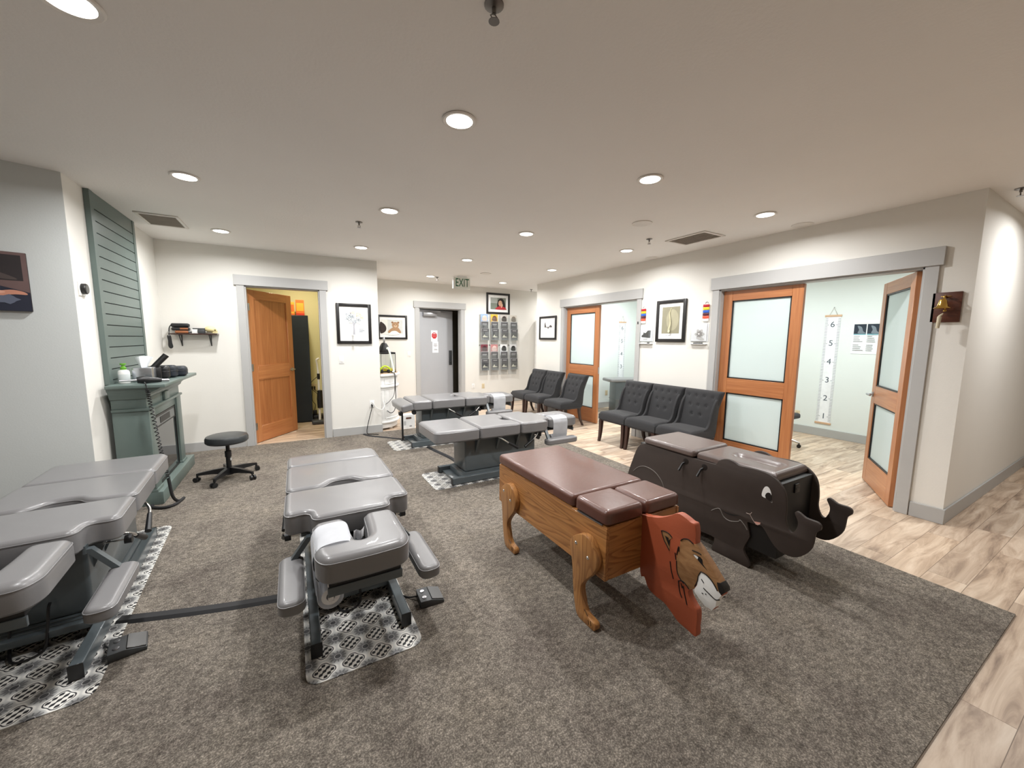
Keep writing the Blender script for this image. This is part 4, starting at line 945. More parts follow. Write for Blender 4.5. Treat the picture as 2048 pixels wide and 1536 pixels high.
# canvas print on the angled grey wall
t = wthing('canvas_print', 'dark canvas photo print of hands, cut off by the left edge', 'picture', 'grey', .46, 1.70)
obj('canvas', bx((-.25, -.03, 0), (.25, -.0005, .405), .001, 1), mat('canvas edge', (34, 24, 24), .7), t)
art('print', [(flat('maroon', (104, 82, 80)), R4(-.249, .001, .249, .404)), (flat('deep', (40, 34, 36)), R4(-.249, .21, .225, .385)), (flat('mid', (74, 64, 62)), smooth2([(-.2, .25), (-.05, .30), (.1, .27), (.2, .22), (.1, .22), (-.1, .23)])), (flat('deepnavy', (28, 32, 50)), [(-.249, .001), (.249, .001), (.249, .13), (.12, .17), (-.1, .06), (-.249, .06)]), (flat('skin', (196, 136, 112)), smooth2([(-.249, .03), (.02, .07), (.08, .12), (.16, .145), (.22, .135), (.235, .115), (.18, .115), (.12, .10), (.06, .05), (0, .02), (-.249, .005)])), (flat('knuckle', (214, 160, 138)), EL(.10, .128, .04, .012, 14)), (flat('silver cloth', (92, 98, 116)), EL(.14, .08, .055, .03, 14, 0, .2))], t, -.0312)

# wall shelf with small things
t = wthing('wall_shelf', 'small wooden wall shelf on black triangular brackets by the fireplace', 'shelf', 'store', -1.07, 1.555)
obj('shelf_board', bx((-.235, -.15, 0), (.235, -.0005, .016), .001, 1), DWOOD, t)
for x in (-.15, .15):
    b = Bm(); tube(b, [(x, -.004, -.002), (x, -.004, -.145)], .006, 6); tube(b, [(x, -.14, -.004), (x, -.004, -.004)], .006, 6); tube(b, [(x, -.135, -.006), (x, -.006, -.14)], .006, 6); obj('bracket', b, BLACK, t)
LT = mat('tan leather', (150, 92, 56), .5)
def onshelf(name, lab, cat, x, z, group=None, rz=0.): return wthing(name, lab, cat, 'store', -1.07+x, 1.5715+z, group)
t = onshelf('case_pouch', 'black rounded case on top of the stack on the wall shelf', 'case', -.14, .075, 'cases stacked on the wall shelf')
obj('shell', box(Bm(), (-.09, -.12, 0), (.09, -.03, .05), .02, 4), BLACK, t)
t = onshelf('case_pouch', 'black and tan case in the middle of the stack on the wall shelf', 'case', -.14, .035, 'cases stacked on the wall shelf')
obj('shell', box(Bm(), (-.085, -.12, 0), (.09, -.03, .039), .012, 3), BLACK, t); obj('tan_panel', bx((0.0, -.1215, .012), (.08, -.118, .034), .002), LT, t)
t = onshelf('case_pouch', 'tan leather case at the bottom of the stack on the wall shelf', 'case', -.11, 0, 'cases stacked on the wall shelf')
obj('shell', box(Bm(), (-.08, -.13, 0), (.05, -.03, .033), .01, 3), LT, t); obj('end_cap', cyl(Bm(), (.05, -.10, .017), (.085, -.10, .017), .015), STEEL, t)
t = onshelf('leather_strap', 'black leather strap hanging from the left end of the wall shelf', 'strap', -.205, 0)
obj('loop', tube(Bm(), spline([(.03, -.10, .03), (-.01, -.11, .10), (-.035, -.12, .07), (-.036, -.152, .01), (-.036, -.16, -.06)], 6), [.006]*25, 8), BLACK, t)
obj('paddle', prism(Bm(), smooth2([(-.055, -.03), (-.02, -.03), (-.012, -.12), (-.006, -.17), (-.03, -.19), (-.052, -.16), (-.05, -.09)], 3), -.166, -.154, XZ, .003), BLACK, t)
for i, z in enumerate((.012, -.028)): m = Matrix.Translation((-.037, -.163, z)) @ Matrix.Rotation(pi/2, 4, 'X'); obj('rivet', lathe(Bm(), [(0, .006), (.006, .004), (.007, 0), (0, 0)], 12, m), STEEL, t)
t = onshelf('optic_tool', 'small black instrument with a white tag in the middle of the wall shelf', 'instrument', .03, 0)
obj('body', box(box(Bm(), (.0, -.11, 0), (.075, -.05, .055), .008), (-.05, -.10, .055), (.09, -.07, .068), .004), DGREY, t); obj('tag', bx((-.055, -.115, .002), (-.005, -.11, .05), .001), WHITE, t)
BONE = mat('bone resin', (226, 212, 160), .5)
t = onshelf('skull_model', 'small cream model skull at the right end of the wall shelf', 'model skull', .16, 0)
b = bmesh.new(); bmesh.ops.create_uvsphere(b, u_segments=24, v_segments=16, radius=.05)
for v in b.verts:
    x, y, z = v.co; v.co = Vector((x*1.25, y*.95-.075, z*.85+.058)); v.co.z -= .010*max(0, x/.05)
sk = obj('cranium', b, BONE, t)
obj('jaw', box(Bm(), (.02, -.105, .003), (.075, -.05, .022), .008, 2), BONE, t)
obj('face', box(Bm(), (.03, -.11, .02), (.07, -.045, .05), .010, 2), BONE, t)
for y in (-.112, -.095): obj('eye_socket', EL and prism(Bm(), EL(.052, .045, .011, .010, 14), y-.001 if y < -.1 else -.046, y+.001 if y < -.1 else -.044, XZ), mat('socket', (110, 96, 62), .8), sk)

# black swivel stool
t = thing('swivel_stool', 'black round swivel stool on five casters near the fireplace', 'stool', (-.655, 5.02, .008))
obj('seat', lathe(Bm(), [(0, .395), (.14, .395), (.178, .40), (.192, .415), (.192, .452), (.182, .472), (.16, .48), (0, .482)], 44), mat('black vinyl', (44, 48, 50), .38, coat=.1), t)
obj('gas_column', lathe(Bm(), [(.05, .396), (.03, .375), (.018, .362), (.018, .31), (.03, .305), (.03, .24), (.024, .235), (.024, .10), (.035, .10), (.04, .045), (0, .045)], 20), BLACK, t)
obj('column_label', bx((.018, -.024, .20), (.03, -.012, .225)), WHITE, t)
for k in range(5):
    a = radians(-38+72*k); ca, sa = cos(a), sin(a)
    tm = bmesh.new(); rg = []
    for r, h0, h1, w in ((.02, .055, .125, .026), (.14, .07, .115, .021), (.265, .07, .095, .015), (.285, .055, .09, .012)):
        rg.append([tm.verts.new((ca*r-sa*q, sa*r+ca*q, z)) for q, z in ((-w, h0), (w, h0), (w*.8, h1), (-w*.8, h1))])
    for c, d in zip(rg, rg[1:]):
        for q in range(4): tm.faces.new((c[q], c[(q+1) % 4], d[(q+1) % 4], d[q]))
    tm.faces.new(rg[0]); tm.faces.new(rg[-1]); lg = obj('base_arm', tm, BLACK, t)
    b = Bm(); px, py = ca*.275, sa*.275; cyl(b, (px, py, .03), (px, py, .075), .007, None, 8)
    q = a+1.1
    for s in (-.016, .016): cyl(b, (px+cos(q)*(s-.009)+sin(q)*.012, py+sin(q)*(s-.009)-cos(q)*.012, .026), (px+cos(q)*(s+.009)+sin(q)*.012, py+sin(q)*(s+.009)-cos(q)*.012, .026), .025, None, 16)
    obj('caster', b, BLACK, lg)

# ================================================================== storage room seen through its door
t = thing('storage_cabinet', 'tall narrow black cabinet in the storage room behind the door', 'cabinet', (.05, 8.0, 0))
obj('body', bx((-.30, -.19, .01), (.225, .19, 1.92), .004, 1), NAVY, t); obj('door', bx((-.297, -.20, .02), (.222, -.1905, 1.91), .003, 1), mat('cabinet door', (30, 40, 50), .5), t)
def carton(label, x, y, w, d, h, m, m2, band):
    t = thing('carton', label, 'box', (x, y, 1.9205), 0, 'cartons on top of the storage cabinet')
    obj('box', bx((-w/2, -d/2, 0), (w/2, d/2, h), .002, 1), m, t); obj('front_panel', bx((-w/2+.01, -d/2-.0015, h*.28), (w/2-.01, -d/2, h*.8)), m2, t); obj('base_band', bx((-w/2-.0005, -d/2-.0018, 0), (w/2+.0005, -d/2-.0002, h*.14)), band, t)
RED = mat('carton red', (206, 60, 40), .5); YEL = mat('carton yellow', (232, 170, 60), .5); ORG = mat('carton orange', (226, 112, 50), .5)
carton('orange and yellow carton with a red base on top of the black cabinet', .16, 7.93, .13, .12, .27, ORG, YEL, RED)
carton('plain yellow-orange carton half hidden behind the open storage door', .02, 7.95, .11, .12, .23, YEL, ORG, ORG)
t = thing('stick_vacuum', 'white and black upright vacuum standing at the storage room wall', 'vacuum', (.345, 7.60, 0))
obj('floor_head', box(Bm(), (-.10, -.10, .005), (.14, .10, .07), .02, 3), DGREY, t)
obj('tube', tube(Bm(), [(.03, 0, .06), (.04, 0, .5), (.04, 0, .95)], .02, 12), WHITE, t)
obj('dust_canister', lathe(Bm(), [(0, .28), (.05, .29), (.055, .45), (.04, .6), (0, .61)], 20, Matrix.Translation((.05, -.02, 0))), BLACK, t)
obj('handle', tube(Bm(), spline([(.04, 0, .9), (.03, 0, 1.05), (.02, -.02, 1.14), (.06, -.03, 1.17)], 5), .016, 10), WHITE, t)
obj('grip_sleeve', cyl(Bm(), (.04, 0, .80), (.04, 0, .90), .024), BLACK, t)
obj('power_cord', tube(Bm(), spline([(.02, -.03, .85), (-.08, -.03, .75), (-.09, -.03, .65), (0, -.03, .55), (.02, -.07, .45)], 6), .005, 6), BLACK, t)
def outlet(label, wall, a, z, m=WHITE, plugs=0, sw=False, group='wall outlets and switches', w=.036):
    t = wthing('light_switch' if sw else 'wall_outlet', label, 'switch' if sw else 'outlet', wall, a, z, group)
    obj('cover_plate', bx((-w, -.006, -.058), (w, -.0005, .058), .003, 2), m, t)
    if sw: obj('rocker', bx((-.016, -.010, -.033), (.016, -.006, .033), .002), m, t)
    else:
        for s in (-1, 1): obj('socket', prism(Bm(), EL(0, s*.02, .016, .014, 14), -.0075, -.006, XZ), mat('socket face '+m.name, tuple(int(255*(q**(1/2.2))*.93) for q in m.node_tree.nodes['Principled BSDF'].inputs['Base Color'].default_value[:3]), .4), t)
    return t
t = outlet('double outlet with black plugs inside the storage room', 'store', .315, .60, IVORY, 0, False, 'wall outlets and switches', .06); t.location = (.32, 8.1995, .60)
for x in (-.02, .02): obj('plug', tube(Bm(), [(x, -.006, 0), (x, -.04, -.005), (x, -.045, -.06)], [.014, .014, .006], 8), BLACK, t)
obj('cord', tube(Bm(), spline([(-.02, -.045, -.05), (-.03, -.06, -.25), (.02, -.06, -.35), (-.02, -.08, -.5), (.05, -.1, -.58)], 6), .005, 6), BLACK, t)
obj('cord', tube(Bm(), spline([(.02, -.045, -.05), (.10, -.06, -.15), (.11, -.08, -.3), (.08, -.1, -.5)], 6), .005, 6), BLACK, t)
t = thing('power_brick', 'black power unit on the storage room floor below the outlet', 'power unit', (.37, 7.98, 0))
obj('case', box(Bm(), (-.09, -.1, .0), (.12, .1, .10), .01), BLACK, t); obj('plug_block', box(Bm(), (-.085, -.06, .10), (-.02, .0, .19), .006), BLACK, t)

# ================================================================== beside and beyond the storage corner
outlet('white light switch on the storage wall under the tree print', 'store', .652, 1.195, WHITE, 0, True)
t = outlet('white outlet with black and white cords plugged in, at the end of the storage wall', 'store', 1.075, .48)
obj('plug', tube(Bm(), [(-.004, -.006, -.015), (-.004, -.04, -.02), (-.008, -.045, -.06)], [.014, .013, .006], 8), BLACK, t)
obj('cord', tube(Bm(), spline([(-.008, -.045, -.05), (-.05, -.05, -.2), (-.09, -.05, -.36), (-.10, -.06, -.44), (-.09, -.10, -.462), (-.02, -.14, -.464), (.05, -.2, -.465)], 6), .006, 7), BLACK, t)
obj('white_cord', tube(Bm(), spline([(.01, -.007, .02), (.02, -.035, .01), (.06, -.04, -.06), (.14, -.04, -.10), (.19, .0, -.06), (.20, .10, .0), (.175, .13, .1)], 6), .005, 7), WHITE, t)

def half_moon():
    t = thing('half_moon_cabinet', 'white half-round cabinet with panelled doors behind the storage corner', 'cabinet', (1.2155, 6.93, 0))
    def D(rx, ry, n=26): return [(0, -ry)] + [(rx*sin(pi*i/n), -ry*cos(pi*i/n)) for i in range(1, n)] + [(0, ry)]
    def slab(nm, rx, ry, z0, z1, m=WHITE, bev=.006, x0=.016): return obj(nm, prism(Bm(), [(x0+a, c) for a, c in D(rx, ry)], z0, z1, XY, bev), m, t)
    slab('plinth', .345, .40, .03, .115); slab('base_moulding', .385, .43, .115, .15, WHITE, .012)
    slab('carcass', .355, .405, .15, .90); slab('waist_moulding', .39, .435, .715, .745, WHITE, .012); slab('top', .405, .45, .90, .945, WHITE, .015); slab('wood_top', .37, .42, .945, .953, mat('tan top', (176, 146, 116), .5), .002)
    # panel mouldings on the curved front
    for a0, a1, z0, z1 in ((12, 84, .20, .69), (96, 168, .20, .69), (12, 168, .775, .87)):
        b = Bm()
        def pt(a, z): return (.016+.360*sin(radians(a)), -.41*cos(radians(a)), z)
        arc = [a0+(a1-a0)*i/16 for i in range(17)]
        loop = [pt(a, z0) for a in arc] + [pt(a, z1) for a in arc[::-1]] + [pt(a0, z0)]
        tube(b, loop, .006, 6); obj('panel_moulding', b, WHITE, t)
    for z in (.24, .62):
        h = cyl(Bm(), (.016+.362, -.003, z), (.016+.362, -.003, z+.06), .004); obj('hinge', h, STEEL, t)
    for a in (35, 90, 145): obj('foot', box(Bm(), (.29*sin(radians(a))-.0, -.34*cos(radians(a))-.03, .0), (.29*sin(radians(a))+.05, -.34*cos(radians(a))+.03, .03), .003), WHITE, t)
half_moon()
t = thing('glass_terrarium', 'small glass tank with a black lid on the white half-round cabinet', 'terrarium', (1.415, 6.93, .9535))
hx, hy, hz = .12, .20, .31
for lo, hi in (((-hx, -hy, .02), (-hx+.005, hy, hz)), ((hx-.005, -hy, .02), (hx, hy, hz)), ((-hx+.005, -hy, .02), (hx-.005, -hy+.005, hz)), ((-hx+.005, hy-.005, .02), (hx-.005, hy, hz))): obj('glass_side', bx(lo, hi), TANKG, t)
obj('base_frame', bx((-hx-.003, -hy-.003, 0), (hx+.003, hy+.003, .022), .003), BLACK, t); obj('lid', bx((-hx-.004, -hy-.004, hz), (hx+.004, hy+.004, hz+.03), .004), BLACK, t)
for a in (-1, 1):
    for c in (-1, 1): obj('corner_post', bx((a*hx-.004, c*hy-.004, .02), (a*hx+.004, c*hy+.004, hz)), BLACK, t)
obj('substrate', bx((-hx+.006, -hy+.006, .022), (hx-.006, hy-.006, .05)), mat('yellow substrate', (216, 190, 60), .8), t)
t = thing('heat_lamp', 'black dome heat lamp with a clear swivel arm standing on the terrarium lid', 'lamp', (1.38, 6.87, 1.294))
obj('shade', lathe(Bm(), [(.085, .0), (.085, .02), (.075, .09), (.05, .14), (.03, .16), (0, .16)], 28), BLACK, t); obj('label_tag', bx((.02, -.087, .05), (.05, -.083, .075)), WHITE, t)
obj('swivel', tube(Bm(), [(0, .03*cos(a), .205+.04*sin(a)) for a in [i*pi/8 for i in range(17)]], .012, 8), STEEL, t); obj('cord', tube(Bm(), spline([(-.03, -.02, .15), (-.06, -.075, .09), (-.075, -.07, .03), (-.10, -.05, .008)], 6), .006, 7), BLACK, t)
t = thing('scrub_brush', 'long white handled brush leaning on the front of the terrarium', 'brush', (1.44, 6.65, .9535))
obj('handle', tube(Bm(), spline([(-.035, .06, .42), (-.02, .0, .36), (.01, -.01, .2), (.035, -.035, .05), (.03, -.045, .02), (.01, -.045, .01)], 6), [.016]*31, 8), mat('pale handle', (226, 232, 222), .5), t)
t = thing('ear_defenders', 'lime green ear defenders lying on the white half-round cabinet', 'ear defenders', (1.335, 6.61, .9535))
obj('headband', tube(Bm(), spline([(-.07, 0, .02), (-.065, 0, .08), (0, 0, .115), (.065, 0, .08), (.07, 0, .02)], 8), .014, 10), mat('lime', (186, 216, 40), .45), t)
for s in (-1, 1): obj('ear_cup', box(Bm(), (s*.055-.022, -.035, .0), (s*.055+.022, .035, .06), .015, 3), BLACK, t)
t = thing('cord_bundle', 'black cords hanging down the white half-round cabinet', 'cord', (1.47, 6.56, .95))
obj('cord', tube(Bm(), spline([(-.02, .09, .01), (.0, -.06, -.02), (-.005, -.075, -.25), (.0, -.07, -.4), (-.02, -.07, -.6), (-.08, -.05, -.66), (-.14, -.03, -.62)], 6), .006, 7), BLACK, t)
obj('cord', tube(Bm(), spline([(-.03, .08, .012), (-.012, -.055, -.02), (-.02, -.07, -.32), (-.09, -.05, -.45), (-.17, -.03, -.52)], 6), .004, 7), BLACK, t)
t = thing('file_box', 'white cardboard file box with a hand hole on the floor beside the white cabinet', 'box', (1.665, 6.55, 0), radians(2))
obj('box', bx((-.105, -.10, 0), (.105, .06, .24), .003, 1), WHITE, t); obj('hand_hole', prism(Bm(), rpoly(R4(-.05, .17, .045, .2), .014), -.102, -.1002, XZ), mat('hand hole brown', (92, 58, 44), .8), t)
b = Bm()
for i in range(4): box(b, (-.09, -.1012, .07+.018*i), (-.05, -.1002, .078+.018*i))
box(b, (.01, -.1012, .035), (.05, -.1002, .055)); obj('printed_marks', b, mat('print grey', (140, 140, 140), .7), t)

# ------------------------------------------------------------------ framed pictures
def framed(name, label, wall, a, z0, w, h, fw, mw, shapes, back=MATB):
    t = wthing(name, label, 'picture', wall, a, z0, 'black framed pictures on the walls')
    b = Bm(); d = -.028
    for lo, hi in (((-w/2, 0), (-w/2+fw, h)), ((w/2-fw, 0), (w/2, h)), ((-w/2+fw, 0), (w/2-fw, fw)), ((-w/2+fw, h-fw), (w/2-fw, h))): box(b, (lo[0], d, lo[1]), (hi[0], -.0005, hi[1]), .004, 2)
    obj('frame', b, BLKF, t); obj('mat_board', bx((-w/2+fw-.002, -.012, fw-.002), (w/2-fw+.002, -.001, h-fw+.002)), back, t)
    if mw:
        b = Bm(); q = fw+mw; e = .003
        for lo, hi in (((-w/2+q, q), (-w/2+q+e, h-q)), ((w/2-q-e, q), (w/2-q, h-q)), ((-w/2+q, q), (w/2-q, q+e)), ((-w/2+q, h-q-e), (w/2-q, h-q))): box(b, (lo[0], -.0135, lo[1]), (hi[0], -.0118, hi[1]))
        obj('mat_bevel', b, mat('bevel grey', (214, 216, 216), .7), t)
    art('print', shapes, t, -.0142); return t
# tree of words
sh = []; GR = [flat('slate', (96, 108, 118)), flat('pale slate', (150, 164, 174)), flat('ink blue', (70, 84, 98)), flat('apricot', (232, 178, 130)), flat('sand', (226, 198, 160))]
random.seed(3)
for i in range(230):
    a = random.uniform(0, 2*pi); r = math.sqrt(random.random()); cx, cz = r*cos(a)*.135*(1+.08*cos(5*a)), .405+r*sin(a)*.082*(1+.06*cos(4*a))
    m = GR[random.choice((3, 4, 3))] if cx*.9+(cz-.405)*1.5 > .045 else GR[random.choice((0, 1, 1, 2, 1))]
    q = random.choice((0., .5, -.6, 1.2, 1.57)); l = random.uniform(.006, .014); k = .0018
    sh.append((m, [(cx+cos(q)*l-sin(q)*k, cz+sin(q)*l+cos(q)*k), (cx+cos(q)*l+sin(q)*k, cz+sin(q)*l-cos(q)*k), (cx-cos(q)*l+sin(q)*k, cz-sin(q)*l-cos(q)*k), (cx-cos(q)*l-sin(q)*k, cz-sin(q)*l+cos(q)*k)]))
sh.append((flat('trunk grey', (168, 168, 174)), [(-.038, .14), (-.008, .14), (-.012, .27), (.0, .33), (-.02, .31), (-.042, .335), (-.032, .27)]))
for k, w in enumerate((.06, .075, .05)): sh.append((GR[0], R4(.05, .215-.018*k, .05+w, .222-.018*k)))
framed('framed_print', 'black framed print of a tree made of words beside the storage door', 'store', .852, 1.442, .50, .61, .045, .07, sh)
# teddy bear photo
TB, TD = flat('teddy', (170, 134, 100)), flat('teddy dark', (122, 92, 66))
framed('framed_photo', 'black framed photo of a teddy bear, partly hidden by the storage corner', 'back', 1.84, 1.512, .60, .495, .04, .05,
  [(flat('bed white', (226, 226, 220)), R4(-.23, .10, .21, .40)), (flat('pillow', (206, 208, 204)), R4(-.10, .12, .21, .40)), (flat('shadow', (46, 34, 30)), smooth2([(-.25, .13), (-.17, .14), (-.13, .2), (-.14, .27), (-.19, .33), (-.25, .34)])), (TB, EL(.055, .29, .072, .066)), (TB, EL(-.005, .345, .024, .022)), (TB, EL(.115, .345, .024, .022)), (TD, EL(-.005, .345, .013, .012)), (TD, EL(.115, .345, .013, .012)),
   (TB, smooth2([(.02, .25), (.1, .25), (.15, .19), (.17, .14), (.13, .13), (.06, .17), (-.02, .17), (-.06, .13), (-.10, .15), (-.06, .2)])), (flat('muzzle', (206, 178, 146)), EL(.055, .272, .032, .026)), (PBLACK, EL(.055, .28, .010, .007)), (PBLACK, EL(.03, .302, .006, .006)), (PBLACK, EL(.08, .302, .006, .006)), (flat('sheet', (238, 238, 234)), smooth2([(-.08, .09), (-.04, .15), (.04, .175), (.10, .15), (.13, .10)]))])
# girl portrait
framed('framed_photo', 'black framed photo of a dark-haired girl in red above the brochure racks', 'back', 4.31, 2.126, .62, .485, .045, .06,
  [(flat('blur green', (120, 128, 116)), R4(-.205, .105, .205, .38)), (flat('blur grey', (160, 164, 158)), R4(-.205, .25, -.02, .38)), (flat('hair', (34, 24, 22)), smooth2([(-.03, .16), (-.02, .28), (.04, .36), (.12, .355), (.17, .28), (.19, .16), (.15, .12), (0, .12)])), (flat('face', (206, 164, 136)), EL(.055, .25, .052, .068)), (flat('hair2', (30, 22, 20)), smooth2([(0, .30), (.05, .335), (.11, .31), (.12, .24), (.135, .32), (.06, .36), (-.01, .32)])), (flat('red top', (176, 46, 52)), smooth2([(-.07, .107), (-.03, .16), (.05, .185), (.14, .175), (.20, .14), (.204, .107)])), (flat('hand', (214, 172, 146)), smooth2([(.09, .15), (.12, .2), (.115, .235), (.095, .225), (.07, .16)])), (PBLACK, EL(.035, .262, .008, .004)), (PBLACK, EL(.078, .262, .008, .004)), (flat('lips', (170, 84, 80)), EL(.055, .212, .014, .005))])
# seesaw print
framed('framed_print', 'black framed print of a small seesaw drawing near the end of the right wall', 'right', 6.745, 1.53, .61, .49, .04, 0,
  [(flat('sketch', (64, 58, 58)), [(-.115, .285), (-.11, .33), (-.10, .36), (-.085, .36), (-.075, .31), (-.06, .285), (-.06, .27), (-.12, .27)]), (flat('plank', (90, 84, 80)), R4(-.12, .255, .16, .268)), (flat('dome', (84, 80, 80)), smooth2([(.06, .27), (.08, .295), (.11, .302), (.14, .29), (.155, .27)])), (flat('pivot', (60, 58, 58)), [(-.01, .235), (.05, .235), (.03, .258), (.01, .258)])] + [(flat('faint', (170, 168, 164)), R4(x, .15-.016*k, x+.075, .154-.016*k)) for x in (-.10, .07) for k in (0, 1, 2)] + [(flat('faint', (170, 168, 164)), R4(-.13, .405, .13, .408))])
# spine print
sp_ = []; VB = flat('vertebra', (232, 226, 186)); VD = flat('vertebra shade', (110, 104, 80))
for i in range(24):
    q = i/23; z = .475-.30*q; x = .022*sin(q*2*pi*1.0+.5)*-1+.012*cos(q*5)
    w = .007+.009*q; sp_.append((VD, [(x-w-.004, z-.006), (x+w+.004, z-.004), (x+w+.003, z+.004), (x-w-.003, z+.003)])); sp_.append((VB, [(x-w, z-.004), (x+w, z-.003), (x+w*.9, z+.004), (x-w*.9, z+.003)]))
framed('framed_print', 'black framed print of a pale spine on olive ground between the exam doors', 'right', 3.70, 1.512, .49, .592, .045, .05,
  [(flat('olive ground', (146, 142, 120)), R4(-.145, .12, .145, .495)), (flat('olive light', (168, 163, 138)), EL(.03, .31, .1, .15, 24))] + sp_ + [(VB, smooth2([(-.012, .165), (-.018, .145), (0, .132), (.014, .145), (.016, .165), (.0, .172)])), (flat('sign', (120, 124, 128)), R4(-.05, .092, .03, .096)), (flat('sign', (120, 124, 128)), [(.0, .088), (.05, .104), (.052, .101), (.01, .086)])])

# ------------------------------------------------------------------ exit door notices, back wall plates, racks
DM = d5.matrix_basis.copy()
def on_door(name, label, u, z, cat): return thing(name, label, cat, DM @ Vector((u, -.0005, z)), radians(17))
t = on_door('stop_notice', 'white notice with a red octagon on the grey exit door', .40, 1.60, 'notice')
obj('sheet', bx((-.085, -.0015, -.135), (.085, 0, .115)), PAPER, t)
art('octagon', [(mat('stop red', (196, 40, 48), .5), [(.075*cos(radians(22.5+45*i)), .0+.075*sin(radians(22.5+45*i))) for i in range(8)]), (PAPER, R4(-.032, .04, .032, .052))] + [(flat('pale red', (226, 130, 130)), R4(-.05, .018-.016*i, .05, .023-.016*i)) for i in range(4)], t, -.002)
t = on_door('paper_notice', 'white printed paper notice below the red octagon on the exit door', .425, 1.34, 'notice')
obj('sheet', bx((-.08, -.0015, -.125), (.08, 0, .125)), PAPER, t)
art('print', [(flat('text grey', (120, 120, 122)), R4(-w, .075-.016*i, w, .081-.016*i)) for i, w in enumerate((.04, .05, .035, .055, .03))] + [(flat('text grey', (120, 120, 122)), R4(-w, -.05-.016*i, w, -.044-.016*i)) for i, w in enumerate((.04, .05))], t, -.002)
outlet('white light switch on the back wall left of the exit door', 'back', 2.17, 1.20, WHITE, 0, True)
outlet('white outlet low on the back wall right of the exit door', 'back', 3.66, .43)
outlet('ivory wall plate low on the back wall below the brochure racks', 'back', 3.92, .42, IVORY)

CARD = flat('brochure charcoal', (84, 84, 86), .5); CARDL = flat('brochure light bar', (196, 198, 198), .5); CARDG = flat('brochure grey', (128, 130, 132), .5)
def brochure(label, x, z, y, looks, w=.19, h=.27):
    t = thing('brochure', label, 'brochure', (x, y, z), 0, 'brochures in the wall racks')
    obj('card', bx((-w/2, -.006, 0), (w/2, 0, h), .0005, 1), PAPER, t); art('cover', looks, t, -.0066); return t
PIC = {'blue sky': ((150, 176, 214), (222, 200, 186)), 'yellow': ((222, 180, 60), (110, 70, 50)), 'grey toned': ((196, 190, 184), (60, 50, 48)), 'pale beige': ((204, 198, 188), (120, 110, 100)),
       'wine red': ((120, 56, 66), (70, 36, 42)), 'rosy': ((190, 130, 130), (224, 196, 190)), 'white': ((232, 232, 232), (40, 40, 44)), 'light grey': ((206, 206, 206), (30, 30, 32))}
ORD = ('first', 'second', 'third', 'fourth')
for rk, z0, pics in (('upper', 1.53, ('blue sky', 'yellow', 'grey toned', 'pale beige')), ('lower', .825, ('wine red', 'rosy', 'white', 'light grey'))):
    t = wthing('brochure_rack', f'clear acrylic wall rack of brochures, the {rk} of the two racks', 'rack', 'back', 4.32, z0-.03, 'acrylic brochure racks')
    for i in range(4):
        xc = -.39+.26*i
        for k, (zz, yy) in enumerate(((.34, -.03), (.17, -.06), (.0, -.09))):
            b = Bm(); box(b, (xc-.112, yy-.022, zz), (xc+.112, yy-.019, zz+.20)); box(b, (xc-.112, yy-.019, zz), (xc+.112, yy+.005, zz+.003)); obj('pocket', b, CLEAR, t)
        obj('back_strip', bx((xc-.118, -.004, -.12), (xc+.118, -.0005, .60)), mat('acrylic back', (196, 196, 192), .25), t)
    for i, pn in enumerate(pics):
        xc = 4.32-.39+.26*i; c1, c2 = PIC[pn]
        o = f'{ORD[i]} column of the {rk} rack'
        brochure(f'{pn} picture brochure, top pocket, {o}', xc, z0-.03+.345, 8.25-.033, [(flat('cover '+pn, c1), R4(-.094, .002, .094, .268)), (flat('figure '+pn, c2), smooth2([(-.05, .12), (-.045, .2), (0, .235), (.05, .22), (.07, .17), (.06, .11)]))])
        brochure(f'dark grey titled brochure, middle pocket, {o}', xc, z0-.03+.175, 8.25-.063, [(CARD, R4(-.094, .002, .094, .268)), (CARDG, R4(-.094, .25, .094, .268))] + [(CARDL, R4(-.06, .205-.022*k, .06-.012*k, .213-.022*k)) for k in range(2)])
        brochure(f'dark grey pale-shape brochure, bottom pocket, {o}', xc, z0-.03+.005, 8.25-.093, [(CARD, R4(-.094, .002, .094, .268)), (CARDL, R4(-.05, .225, .05, .234)), (CARDG, R4(-.094, .002, .094, .05)), (flat('pale shape', (214, 212, 196)), smooth2([(-.07, .07), (-.05, .10), (-.02, .135), (-.005, .10), (.03, .09), (.07, .075), (0, .068)]))])
# white shelving unit round the corner
t = thing('shelving_unit', 'white shelving unit just visible past the end of the right wall', 'shelf', (5.72, 8.08, 0))
for x in (-.36, .34): obj('upright', bx((x, -.15, 0), (x+.02, .15, 2.0), .001, 1), WHITE, t)
for z in (.10, .42, .74, 1.04, 1.36, 1.68, 1.98): obj('shelf', bx((-.34, -.15, z), (.34, .15, z+.02), .001, 1), WHITE, t)

# ------------------------------------------------------------------ right wall
TAGC = [('red', (176, 24, 40)), ('yellow', (240, 208, 40)), ('blue', (40, 96, 196)), ('maroon', (84, 20, 36)), ('orange', (232, 88, 60)), ('white', (240, 240, 238))]
def tags(label, a, zt):
    t = wthing('signal_flag_strip', label, 'door flags', 'right', a, zt, 'colored door flag strips')
    obj('bracket', bx((-.03, -.006, -.235), (.03, -.0005, .0), .001, 1), WHITE, t)
    for i, (n, c) in enumerate(TAGC): f = obj('flag', box(Bm(), (-.042, -.018, -.037*i-.036), (.042, -.006, -.037*i-.002), .003), mat('flag '+n, c, .35), t); f['label'] = n+' flag'
    obj('hook', tube(Bm(), [(.0+.02*cos(q), -.003, .01+.02*sin(q)) for q in [pi*i/8 for i in range(9)]], .0025, 6), STEEL, t)
tags('strip of colored door flags on the right wall beside the narrow exam door', 4.195, 2.012)
tags('strip of colored door flags on the right wall beside the wide exam doors', 3.165, 2.005)
